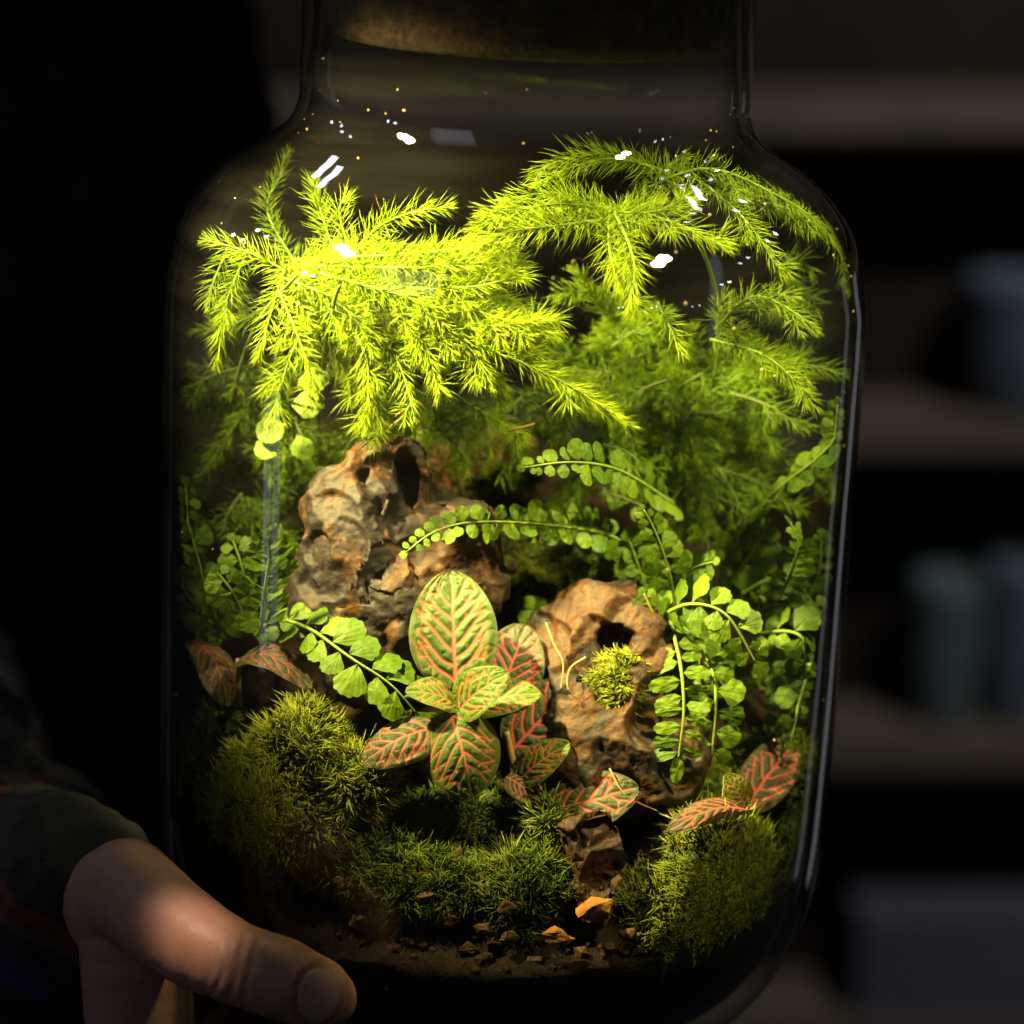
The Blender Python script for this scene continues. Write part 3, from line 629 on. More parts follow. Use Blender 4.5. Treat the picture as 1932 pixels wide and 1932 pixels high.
# ------------------------------------------------------------------ asparagus fern
def sprig_needles(path, L0, spacing, m, a0=64, a1=24, w=.00021, tone=.5, base_scale=.75):
    T = nrm(np.gradient(path, axis=0)); seg = np.r_[0, np.cumsum(np.linalg.norm(np.diff(path, axis=0), axis=1))]
    n = max(4, int(seg[-1] / spacing)); s = (np.arange(n) + .5) / n
    s = np.clip(s + rng.normal(size=n) * .12 / n, 0, 1)
    pos = np.stack([np.interp(s * seg[-1], seg, path[:, k]) for k in range(3)], 1); tt = nrm(np.stack([np.interp(s * seg[-1], seg, T[:, k]) for k in range(3)], 1))
    pos = np.repeat(pos, m, 0); tt = np.repeat(tt, m, 0); ss = np.repeat(s, m)
    rd = rng.normal(size=pos.shape); rd = nrm(rd - (rd * tt).sum(1, keepdims=True) * tt)
    a = np.radians(a0 + (a1 - a0) * ss ** 2.2 + rng.normal(size=len(ss)) * 11)
    D = tt * np.cos(a)[:, None] + rd * np.sin(a)[:, None]
    prof = np.interp(ss, [0, .25, .7, .92, 1], [base_scale, 1, 1, .72, .5])
    return strands(pos, D, L0 * prof * rng.uniform(.7, 1.12, len(ss)), w, rng.normal(size=pos.shape) * .10 + np.array([0, 0, -.06]) + tt * .10, np.clip(tone + ss * .3 + rng.normal(size=len(ss)) * .1, 0, 1))
def frond(parent, pts, L=34, tone=.5, nsub=0, sublen=90, spacing=12, m=12, jit=0, w=1.15, dY=0.0):
    L = L * 1.42; pts = [(x, y, Y + dY) for x, y, Y in pts]
    """pts: (px, py, Y) along the axis. Sub-branches spread to both sides."""
    pts = [(x + rng.normal() * jit, y + rng.normal() * jit, Y) for x, y, Y in pts]
    path = keep_in(smooth_path([P(*q) for q in pts], 26), .0012); s = mpp(path[10])
    sets = [sprig_needles(path, L * s, spacing * s, m, w=w * s, tone=tone)]; tubes = [tube(path, np.linspace(.00042, .00014, len(path)), 5)]
    if nsub:
        T = nrm(np.gradient(path, axis=0)); nv = nrm(np.array([0, -.75, .6]))
        for k in range(nsub):
            f = .12 + .72 * (k + rng.uniform(-.3, .3)) / max(nsub - 1, 1); i = int(np.clip(f, 0.02, .95) * 25)
            sd = nrm(np.cross(T[i], nv)) * (1 if k % 2 else -1); b0 = path[i]
            ln = sublen * s * (1 - .55 * f) * rng.uniform(.75, 1.15); d = nrm(T[i] * .75 + sd * .8 + rng.normal(size=3) * .18)
            sp = keep_in(smooth_path([b0, b0 + d * ln * .5, b0 + nrm(d + T[i] * .35 + np.array([0, 0, -.2])) * ln], 14), .0008)
            sets.append(sprig_needles(sp, L * s * .9, spacing * s, m, w=w * s, tone=tone)); tubes.append(tube(sp, np.linspace(.0002, .0001, 14), 4))
    V, F = join(tubes); fr = mesh_obj('frond', V, F, M['stem'] if tone < .4 else M['fern_stem'], parent, origin=path[0])
    V, F = join([(a, b) for a, b, c in sets]); t = np.concatenate([c for a, b, c in sets])
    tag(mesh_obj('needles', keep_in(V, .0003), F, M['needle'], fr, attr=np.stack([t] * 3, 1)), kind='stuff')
def stem(parent, pts, r0, r1, m='stem', name='stem'):
    path = keep_in(smooth_path([P(*q) for q in pts], 24), .001); V, F = tube(path, np.linspace(r0, r1, 24), 7); mesh_obj(name, V, F, M[m], parent)

aL = thing('asparagus_fern', P(610, 1000, .015), 'bright yellow green asparagus fern spreading over the tall stone', 'fern')
stem(aL, [(610, 1000, .015), (600, 800, .0), (620, 620, -.03), (640, 540, -.045)], .0007, .0004)
stem(aL, [(425, 1000, .015), (430, 800, .0), (480, 620, -.02), (560, 520, -.04)], .0006, .0004)
for pts, kw in [
    ([(560, 500, -.035), (505, 400, -.03), (528, 330, -.028), (544, 285, -.027)], dict(L=30, tone=.45)),
    ([(640, 500, -.04), (612, 420, -.036), (590, 338, -.034)], dict(L=36, tone=.6)),
    ([(660, 470, -.045), (640, 400, -.045), (652, 372, -.046)], dict(L=40, tone=.6)),
    ([(650, 490, -.045), (720, 425, -.05), (790, 398, -.054), (848, 391, -.056)], dict(L=40, tone=.7)),
    ([(590, 540, -.05), (480, 480, -.048), (386, 452, -.044)], dict(L=38, tone=.6)),
    ([(470, 470, -.045), (432, 560, -.046), (409, 688, -.047)], dict(L=36, tone=.65)),
    ([(430, 470, -.043), (400, 540, -.043), (395, 580, -.043)], dict(L=34, tone=.55)),
    ([(540, 500, -.05), (515, 580, -.052), (489, 672, -.053)], dict(L=36, tone=.65)),
    ([(580, 520, -.045), (470, 600, -.035), (362, 628, -.028)], dict(L=30, tone=.35)),
    ([(560, 500, -.045), (760, 505, -.058), (990, 492, -.063)], dict(L=40, tone=.75, nsub=5, sublen=70)),
    ([(570, 520, -.045), (820, 545, -.060), (985, 525, -.066)], dict(L=40, tone=.8, nsub=5, sublen=90)),
    ([(590, 540, -.045), (830, 570, -.060), (1048, 632, -.067)], dict(L=44, tone=.85, nsub=7, sublen=120)),
    ([(600, 560, -.045), (820, 620, -.060), (1040, 600, -.068)], dict(L=44, tone=.85, nsub=6, sublen=90)),
    ([(660, 560, -.045), (900, 650, -.062), (1060, 720, -.065), (1192, 803, -.066)], dict(L=40, tone=.75, nsub=4, sublen=80)),
    ([(620, 560, -.045), (690, 670, -.058), (690, 808, -.064)], dict(L=40, tone=.7, nsub=4, sublen=60)),
    ([(650, 560, -.045), (745, 670, -.058), (782, 788, -.064)], dict(L=40, tone=.75, nsub=4, sublen=60)),
    ([(700, 560, -.050), (800, 650, -.062), (822, 732, -.066)], dict(L=42, tone=.85, nsub=3, sublen=60)),
    ([(760, 570, -.052), (880, 650, -.062), (925, 728, -.066)], dict(L=42, tone=.8, nsub=4, sublen=70)),
    ([(600, 560, -.040), (545, 680, -.045), (508, 805, -.048)], dict(L=38, tone=.65, nsub=5, sublen=80)),
    ([(610, 540, -.035), (620, 620, -.035), (640, 700, -.035)], dict(L=34, tone=.35, nsub=4, sublen=80)),
    ([(500, 700, -.020), (440, 810, -.025), (376, 902, -.027)], dict(L=34, tone=.45, nsub=2, sublen=50)),
    ([(800, 700, -.030), (880, 760, -.035), (985, 820, -.040)], dict(L=34, tone=.4, nsub=2, sublen=50)),
    ([(620, 700, -.020), (700, 760, -.022), (760, 800, -.024)], dict(L=32, tone=.3, nsub=3, sublen=60)),
    ([(520, 520, -.05), (620, 560, -.056), (720, 640, -.060)], dict(L=40, tone=.65, nsub=6, sublen=90)),
    ([(450, 520, -.03), (430, 620, -.02), (470, 720, -.01)], dict(L=30, tone=.25, nsub=5, sublen=80)),
    ([(640, 480, -.04), (700, 540, -.055), (800, 600, -.062)], dict(L=40, tone=.75, nsub=6, sublen=100)),
]: frond(aL, pts, dY=.020, **kw)
for i in range(34):                         # the dense heart of the bright mass
    x0, y0 = rng.uniform(520, 800), rng.uniform(480, 580); a = rng.uniform(-.15, 1.35); ln = rng.uniform(150, 270); Y0 = rng.uniform(-.036, .004)
    frond(aL, [(x0, y0, Y0), (x0 + math.cos(a) * ln * .55, y0 + math.sin(a) * ln * .5, Y0 - .006), (x0 + math.cos(a) * ln, y0 + math.sin(a) * ln, Y0 - .01)], L=38, tone=rng.uniform(.45, .8), nsub=2, sublen=70)

aR = thing('asparagus_fern', P(1300, 1020, .03), 'green asparagus fern arching up to the shoulder of the jar beside the shelves', 'fern')
stem(aR, [(1300, 1020, .03), (1270, 800, .015), (1200, 560, -.005), (1170, 420, -.015)], .0008, .0005)
stem(aR, [(1290, 1020, .03), (1330, 800, .01), (1360, 600, -.005), (1300, 400, -.02)], .0007, .0004)
stem(aR, [(1320, 1020, .03), (1390, 850, .02), (1400, 700, .01), (1380, 600, .0)], .0007, .0004)
for pts, kw in [
    ([(1170, 420, -.02), (1240, 330, -.026), (1140, 300, -.03), (1010, 345, -.032)], dict(L=36, tone=.55)),
    ([(1290, 340, -.024), (1160, 292, -.028), (1050, 305, -.03), (1005, 330, -.03)], dict(L=38, tone=.55)),
    ([(1190, 370, -.025), (1330, 318, -.030), (1470, 370, -.030), (1570, 430, -.024), (1612, 548, -.016)], dict(L=36, tone=.5, nsub=5, sublen=70)),
    ([(1180, 400, -.03), (1060, 385, -.04), (950, 405, -.046), (885, 440, -.05)], dict(L=40, tone=.65, nsub=4, sublen=60)),
    ([(1170, 410, -.035), (1060, 425, -.045), (950, 440, -.052), (885, 470, -.054)], dict(L=44, tone=.75)),
    ([(1150, 395, -.03), (1040, 365, -.036), (950, 380, -.04)], dict(L=38, tone=.55)),
    ([(1160, 400, -.04), (1195, 490, -.05), (1188, 580, -.055)], dict(L=40, tone=.8, nsub=3, sublen=60)),
    ([(1150, 390, -.035), (1150, 470, -.046), (1170, 545, -.052)], dict(L=40, tone=.7)),
    ([(1170, 390, -.035), (1270, 420, -.044), (1368, 466, -.048)], dict(L=40, tone=.75, nsub=3, sublen=60)),
    ([(1150, 400, -.035), (1230, 400, -.042), (1300, 380, -.044)], dict(L=40, tone=.7, nsub=3, sublen=60)),
    ([(1320, 340, -.028), (1410, 420, -.034), (1478, 525, -.035)], dict(L=34, tone=.55, nsub=3, sublen=60)),
    ([(1380, 370, -.028), (1490, 395, -.026), (1595, 440, -.018)], dict(L=34, tone=.45, nsub=3, sublen=60)),
    ([(1480, 480, -.01), (1510, 560, -.01), (1480, 600, -.008)], dict(L=36, tone=.3, nsub=4, sublen=70)),
    ([(1350, 620, -.02), (1420, 560, -.026), (1500, 590, -.03), (1540, 625, -.03)], dict(L=34, tone=.5, nsub=4, sublen=60)),
    ([(1340, 640, -.02), (1440, 670, -.028), (1500, 720, -.032), (1542, 775, -.033)], dict(L=34, tone=.55, nsub=4, sublen=70)),
    ([(1440, 680, -.01), (1530, 690, -.014), (1612, 712, -.014)], dict(L=30, tone=.3)),
    ([(1240, 570, -.035), (1265, 620, -.04), (1288, 670, -.042)], dict(L=34, tone=.6)),
    ([(1300, 760, .015), (1190, 640, .0), (1085, 510, -.006)], dict(L=34, tone=.3, nsub=7, sublen=130)),
    ([(1330, 800, .01), (1290, 690, .0), (1210, 600, -.01)], dict(L=34, tone=.3, nsub=7, sublen=130)),
    ([(1200, 700, .0), (1280, 800, -.005), (1325, 885, -.01)], dict(L=32, tone=.28, nsub=5, sublen=90)),
    ([(1180, 760, .0), (1100, 880, -.002), (1035, 985, -.004)], dict(L=32, tone=.25, nsub=4, sublen=80)),
    ([(1290, 800, .0), (1320, 900, -.006), (1335, 1000, -.01)], dict(L=32, tone=.22, nsub=4, sublen=80)),
    ([(1350, 780, .01), (1420, 860, .004), (1440, 950, .0)], dict(L=32, tone=.18, nsub=4, sublen=80)),
    ([(1260, 640, .0), (1160, 700, -.01), (1060, 760, -.015)], dict(L=32, tone=.32, nsub=6, sublen=90)),
    ([(1380, 620, .0), (1440, 720, -.003), (1420, 840, -.004)], dict(L=32, tone=.2, nsub=5, sublen=100)),
]: frond(aR, pts, dY=.006, **kw)
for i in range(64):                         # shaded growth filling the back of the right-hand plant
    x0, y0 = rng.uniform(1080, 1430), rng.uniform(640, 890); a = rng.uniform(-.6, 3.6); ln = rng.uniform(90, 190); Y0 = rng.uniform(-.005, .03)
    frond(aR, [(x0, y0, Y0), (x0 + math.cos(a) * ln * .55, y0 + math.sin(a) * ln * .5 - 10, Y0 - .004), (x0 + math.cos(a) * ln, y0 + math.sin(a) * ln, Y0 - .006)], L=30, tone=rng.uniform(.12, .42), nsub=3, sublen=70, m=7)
aB = thing('asparagus_fern', P(520, 1040, .03), 'shaded dark green asparagus fern behind the tall stone against the far glass', 'fern')
stem(aB, [(520, 1040, .03), (500, 900, .02), (470, 750, .01)], .0006, .0003)
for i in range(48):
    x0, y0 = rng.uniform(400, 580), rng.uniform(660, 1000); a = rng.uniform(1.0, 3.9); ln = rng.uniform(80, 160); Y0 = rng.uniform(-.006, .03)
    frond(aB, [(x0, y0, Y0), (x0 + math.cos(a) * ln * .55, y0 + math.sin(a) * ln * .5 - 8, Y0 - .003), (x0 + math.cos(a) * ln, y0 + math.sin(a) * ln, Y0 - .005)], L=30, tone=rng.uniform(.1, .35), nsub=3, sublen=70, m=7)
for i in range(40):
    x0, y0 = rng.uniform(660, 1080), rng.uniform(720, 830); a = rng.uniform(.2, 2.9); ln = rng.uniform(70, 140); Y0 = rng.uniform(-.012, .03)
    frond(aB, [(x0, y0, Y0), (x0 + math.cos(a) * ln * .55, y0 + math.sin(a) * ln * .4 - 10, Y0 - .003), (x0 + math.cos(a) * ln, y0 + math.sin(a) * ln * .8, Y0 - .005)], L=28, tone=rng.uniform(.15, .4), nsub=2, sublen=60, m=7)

# ------------------------------------------------------------------ button fern
def leaflet_mesh(name, half, lobes, depth, dome, wedge, seed):
    """a leaflet of unit length along +x, base at the origin; scalloped outer edge"""
    r = random.Random(seed); nb = 42; V = [(.52, 0, .0)]; rings = (.34, .68, 1.0); lean = r.uniform(-.06, .06)
    for q in rings:
        for j in range(nb):
            ph = -math.pi + 2 * math.pi * j / nb; c_, s_ = math.cos(ph), math.sin(ph)
            sc = 1 - depth * (1 - abs(math.sin(ph * lobes * .5 + .4)) ** .6) * (1 if abs(ph) < 2.1 else 0) * q + .03 * math.sin(ph * 3 + seed)
            x = .52 + (.48 if c_ > 0 else .52) * c_ * sc * q
            k = min(1, (max(x, 0) / (.52 * wedge)) ** .8) if x < .52 * wedge else 1
            y = half * s_ * sc * q * k + lean * x
            z = -dome * (.35 * y * y + .12 * x * x) + .018 * math.sin(ph * 5 + seed) * q + .05 * dome * abs(y)
            V.append((x, y, z))
    F = [(0, 1 + j, 1 + (j + 1) % nb) for j in range(nb)]
    for i in range(len(rings) - 1):
        b = 1 + i * nb
        for j in range(nb): F += [(b + j, b + nb + j, b + nb + (j + 1) % nb), (b + j, b + nb + (j + 1) % nb, b + (j + 1) % nb)]
    return raw_mesh(name, V, F)
LM = []
for k in range(4):
    LM.append((leaflet_mesh('fan_leaflet', .50, 9 + k, .13, .7 + .4 * k, 1.0, k),
               leaflet_mesh('oblong_leaflet', .25, 11 + k, .10, .6 + .5 * k, .35, k + 9),
               leaflet_mesh('round_leaflet', .45, 10 + k, .08, .7 + .5 * k, .6, k + 17)))
for tri in LM:
    for me in tri: me.materials.append(M['fern'])
FIG = [m_[2].copy() for m_ in LM]
for me in FIG: me.materials.clear(); me.materials.append(M['fig'])
def put_leaflet(parent, me, b, d, n, size, name='leaflet'):
    d = nrm(d); n = nrm(n - (n @ d) * d); y = np.cross(n, d)
    o = bpy.data.objects.new(name, me); _link(o, parent, b)
    m = Matrix(((d[0], y[0], n[0]), (d[1], y[1], n[1]), (d[2], y[2], n[2])))
    o.rotation_euler = m.to_euler(); o.scale = (size,) * 3; return o
def fern_frond(parent, pts, size, shape=0, gap=.62, nv=(0, -.8, .6), fold=.25, sizes=((0, .8), (.4, 1), (.75, .85), (1, .35)), skip=0.05, fwd=.3, rad=.0005):
    path = smooth_path([P(*q) for q in pts], 40); path = keep_in(path, .0025); s = mpp(path[20]); T = nrm(np.gradient(path, axis=0))
    V, F = tube(path, np.linspace(rad, .0002, 40), 6); fr = mesh_obj('frond', V, F, M['fern_stem'], parent, origin=path[0])
    seg = np.r_[0, np.cumsum(np.linalg.norm(np.diff(path, axis=0), axis=1))]; Lt = seg[-1]; pos = skip * Lt; k = random.randint(0, 1); nv = nrm(np.array(nv, float))
    while pos < Lt * .985:
        f = pos / Lt; i = int(f * 39); sz = size * s * np.interp(f, [a for a, b in sizes], [b for a, b in sizes]) * random.uniform(.68, 1.15)
        sd = nrm(np.cross(T[i], nv)) * (1 if k % 2 else -1); n = nrm(np.cross(nrm(np.cross(T[i], nv)), T[i])); n = n if n @ nv > 0 else -n
        d = sd * (1 - fwd * .4) + T[i] * (fwd + random.uniform(-.12, .15)) + n * random.uniform(-.1, fold)
        nn = n + sd * random.uniform(-.5, .25) + rng.normal(size=3) * .28
        b = path[i] + sd * rad * .5
        tip = b + nrm(d) * sz; kt = keep_in(tip[None], .0008)[0]; d = kt - b; sz = min(sz, np.linalg.norm(d) * 1.02 + 1e-5)
        put_leaflet(fr, LM[random.randint(0, 3)][shape], b, d, nn, sz)
        pos += sz * gap * .43 * (1.15 if shape != 1 else .8); k += 1
    put_leaflet(fr, LM[0][shape], path[-1] - T[-1] * .0004, T[-1], nv, size * s * sizes[-1][1] * 1.1)
    return fr

fA = thing('button_fern', P(1250, 1300, -.018), 'button fern with long scalloped fronds hanging over the ochre stone', 'fern')
for pts, kw in [
    ([(1255, 1120, -.010), (1170, 1020, -.016), (1040, 992, -.026), (900, 985, -.034), (820, 1003, -.038), (766, 1042, -.040)], dict(size=46, shape=2, fold=.6, gap=.78)),
    ([(1270, 950, -.006), (1170, 888, -.024), (1080, 872, -.034), (990, 882, -.038)], dict(size=48, shape=2, fold=.6, gap=.8)),
    ([(1270, 1200, -.022), (1268, 1110, -.026), (1250, 1040, -.03), (1230, 990, -.032), (1214, 962, -.033)], dict(size=48, shape=0, gap=.75, sizes=((0, 1), (.5, 1), (.8, .7), (1, .3)))),
    ([(1262, 1160, -.03), (1283, 1250, -.042), (1290, 1340, -.048), (1280, 1430, -.050)], dict(size=60, shape=1, gap=.80, fwd=.15, nv=(0, -1, .15), fold=.1, sizes=((0, .9), (.5, 1), (.85, .85), (1, .8)), rad=.0006)),
    ([(1310, 1190, -.028), (1345, 1270, -.038), (1350, 1340, -.042), (1342, 1432, -.044)], dict(size=54, shape=0, gap=.76, fwd=.2, nv=(0, -1, .15), fold=.1, sizes=((0, .9), (.5, 1), (.85, .85), (1, .7)))),
    ([(1235, 1170, -.03), (1300, 1140, -.038), (1370, 1160, -.042), (1425, 1248, -.042)], dict(size=54, shape=0, gap=.72, sizes=((0, .8), (.4, 1), (.75, .95), (1, .7)))),
    ([(1260, 1150, -.02), (1300, 1080, -.026), (1345, 1060, -.03)], dict(size=50, shape=2, gap=.7)),
    ([(1290, 1240, -.03), (1240, 1170, -.034), (1215, 1120, -.034)], dict(size=46, shape=0, gap=.7)),
    ([(1230, 1150, -.01), (1208, 1080, -.014), (1188, 1022, -.016)], dict(size=50, shape=0, gap=.6, sizes=((0, .9), (.5, 1), (.85, .8), (1, .5)))),
    ([(1290, 1200, -.02), (1330, 1250, -.028), (1370, 1300, -.03)], dict(size=50, shape=0, gap=.7)),
    ([(1280, 1020, .0), (1220, 960, -.004), (1150, 930, -.006)], dict(size=46, shape=2, gap=.75)),
]: fern_frond(fA, pts, **kw)
fB = thing('button_fern', P(1470, 1330, -.01), 'button fern pressed against the glass beside the shelves, one frond climbing high', 'fern')
for pts, kw in [
    ([(1390, 1010, .0), (1460, 930, -.014), (1540, 865, -.018), (1590, 810, -.018), (1606, 766, -.018)], dict(size=50, shape=2, gap=.6, nv=(-.2, -.35, .9), fold=.2)),
    ([(1480, 1110, -.012), (1500, 1060, -.02), (1505, 1015, -.022), (1490, 985, -.022)], dict(size=52, shape=1, gap=.7, nv=(.1, -.25, 1))),
    ([(1435, 1195, -.024), (1510, 1200, -.032), (1560, 1300, -.030)], dict(size=54, shape=0, gap=.72)),
    ([(1555, 1250, -.026), (1520, 1320, -.032), (1490, 1400, -.034)], dict(size=48, shape=0, gap=.74)),
    ([(1500, 1240, -.02), (1480, 1310, -.026), (1470, 1370, -.026)], dict(size=46, shape=0, gap=.8)),
    ([(1400, 1120, -.008), (1480, 1090, -.012), (1560, 1170, -.014)], dict(size=44, shape=0, gap=.7)),
    ([(1520, 1150, -.0), (1545, 1080, -.004), (1550, 1010, -.004)], dict(size=44, shape=0, gap=.75)),
    ([(1400, 1180, -.006), (1460, 1140, -.012), (1530, 1160, -.014)], dict(size=50, shape=0, gap=.7)),
    ([(1380, 1100, .0), (1420, 1040, -.004), (1450, 990, -.006)], dict(size=50, shape=0, gap=.7)),
    ([(1360, 1160, .0), (1340, 1060, .0), (1330, 980, .0)], dict(size=50, shape=0, gap=.7)),
    ([(1420, 1250, .0), (1440, 1300, -.004), (1470, 1240, -.004)], dict(size=48, shape=0, gap=.7)),
]: fern_frond(fB, pts, **kw)
fC = thing('button_fern', P(470, 1210, -.02), 'button fern on the thumb side of the tall stone, with fan shaped leaflets', 'fern')
for pts, kw in [
    ([(412, 1205, -.02), (388, 1110, -.024), (362, 1010, -.022), (333, 920, -.018)], dict(size=50, shape=0, gap=.6, nv=(.75, -.45, .5), fold=.3, sizes=((0, .9), (.5, 1), (.85, .7), (1, .5)))),
    ([(492, 1190, -.036), (500, 1110, -.042), (508, 1050, -.046), (500, 1010, -.048)], dict(size=68, shape=1, gap=.85, nv=(.2, -.6, .8), fwd=.55, fold=.5)),
    ([(540, 1170, -.038), (590, 1190, -.043), (660, 1240, -.050), (735, 1290, -.053), (785, 1345, -.053)], dict(size=72, shape=0, gap=.72, sizes=((0, .8), (.35, .9), (.6, 1), (1, .8)), nv=(0, -.7, .7))),
    ([(470, 1190, -.026), (440, 1120, -.032), (410, 1080, -.032)], dict(size=52, shape=0, gap=.6)),
    ([(480, 1180, -.02), (460, 1080, -.024), (440, 1020, -.022)], dict(size=50, shape=0, gap=.65)),
    ([(480, 1200, -.028), (540, 1150, -.03), (570, 1190, -.034)], dict(size=50, shape=0, gap=.65)),
    ([(430, 1210, -.016), (360, 1130, -.014), (330, 1080, -.012)], dict(size=42, shape=0, gap=.65)),
]: fern_frond(fC, pts, **kw)

fg = thing('creeping_fig', P(560, 920, .01), 'creeping fig sprig with pale round leaves under the bright asparagus fern', 'plant')
stem(fg, [(560, 920, .01), (555, 830, -.006), (545, 740, -.02), (560, 690, -.026)], .0005, .0003, 'fern_stem')
for (x_, y_, ax, ay, sz) in ((560, 720, .9, .2, 62), (548, 765, 1, .25, 66), (540, 800, -1, -.3, 60), (560, 820, .5, -1, 50), (530, 835, -1, -.2, 52)):
    b = P(x_, y_, -.018); put_leaflet(fg, FIG[random.randint(0, 3)], b, RGT * ax + np.array([0, -.3, 0]) + UPV * ay, np.array([.1, -.75, .6]), sz * mpp(b), 'leaf')
iv = thing('ivy_seedling', P(1005, 1175, -.014), 'tiny ivy seedling with a lobed leaf in the gap between two stones', 'plant')
stem(iv, [(1005, 1190, -.012), (1000, 1165, -.016)], .0003, .0002, 'fern_stem')
for a_, sz in ((-150, 36), (-75, 38), (-15, 34), (50, 30), (120, 30)):
    b = P(1008, 1150, -.018); a_ = math.radians(a_); put_leaflet(iv, LM[0][0], b, RGT * math.cos(a_) + UPV * math.sin(a_) * .9 + FWD * -.2, np.array([0, -.8, .6]), sz * mpp(b), 'leaf')

# ------------------------------------------------------------------ fittonia (red-veined nerve plant)
def vein_net(r, wmax):
    """polylines (points, half width) in leaf units: x across, y along (0 base, 1 tip)"""
    net = []; mid = [(0.012 * math.sin(y * 5 + r.uniform(0, 6)) * y, y) for y in np.linspace(0, .96, 14)]; net.append((mid, .026, .006))
    n = r.randint(5, 6)
    for side in (-1, 1):
        tips = []
        for i in range(n):
            y0 = .07 + .74 * (i + (.28 if side > 0 else 0)) / n + r.uniform(-.015, .015)
            reach = wmax(min(.97, y0 + .17)) * r.uniform(.80, .90); ang = r.uniform(.62, .82) + .25 * i / n
            pl = []
            for s in np.linspace(0, 1, 9):
                x = reach * s; y = y0 + ang * reach * s * .75 + .17 * s * s + .012 * math.sin(s * 8 + i * 1.7)
                if abs(x) > wmax(min(y, 1)) * .93 or y > .97: break
                pl.append((side * x, y))
            if len(pl) < 3: continue
            net.append((pl, .017 - .004 * i / n, .0075)); tips.append(pl)
        for a, b in zip(tips[:-1], tips[1:]):                    # loops to the next lateral near the margin
            e = a[-1]; t_ = b[max(2, int(len(b) * .72)) - 1]; m_ = ((e[0] + t_[0]) / 2 + side * .03, (e[1] + t_[1]) / 2)
            net.append(([e, m_, t_], .0075, .006))
            k = int(len(a) * r.uniform(.45, .7)); q = a[k]; q2 = b[max(1, int(len(b) * .45))]
            f = r.uniform(.35, .6); net.append(([q, (q[0] + (q2[0] - q[0]) * f * .6 + side * .012, q[1] + (q2[1] - q[1]) * f)], .007, .003))
        for a in tips:                                           # short forks to the margin
            for _ in range(2):
                k = r.randint(len(a) // 2, len(a) - 1); q = a[k]; l_ = r.uniform(.04, .08)
                net.append(([q, (q[0] + side * l_ * r.uniform(.6, 1), q[1] - l_ * r.uniform(-.4, .5))], .006, .003))
    return net
def seg_dist(X, Y, a, b):
    dx, dy = b[0] - a[0], b[1] - a[1]; t = np.clip(((X - a[0]) * dx + (Y - a[1]) * dy) / (dx * dx + dy * dy + 1e-12), 0, 1)
    return np.hypot(X - a[0] - t * dx, Y - a[1] - t * dy), t
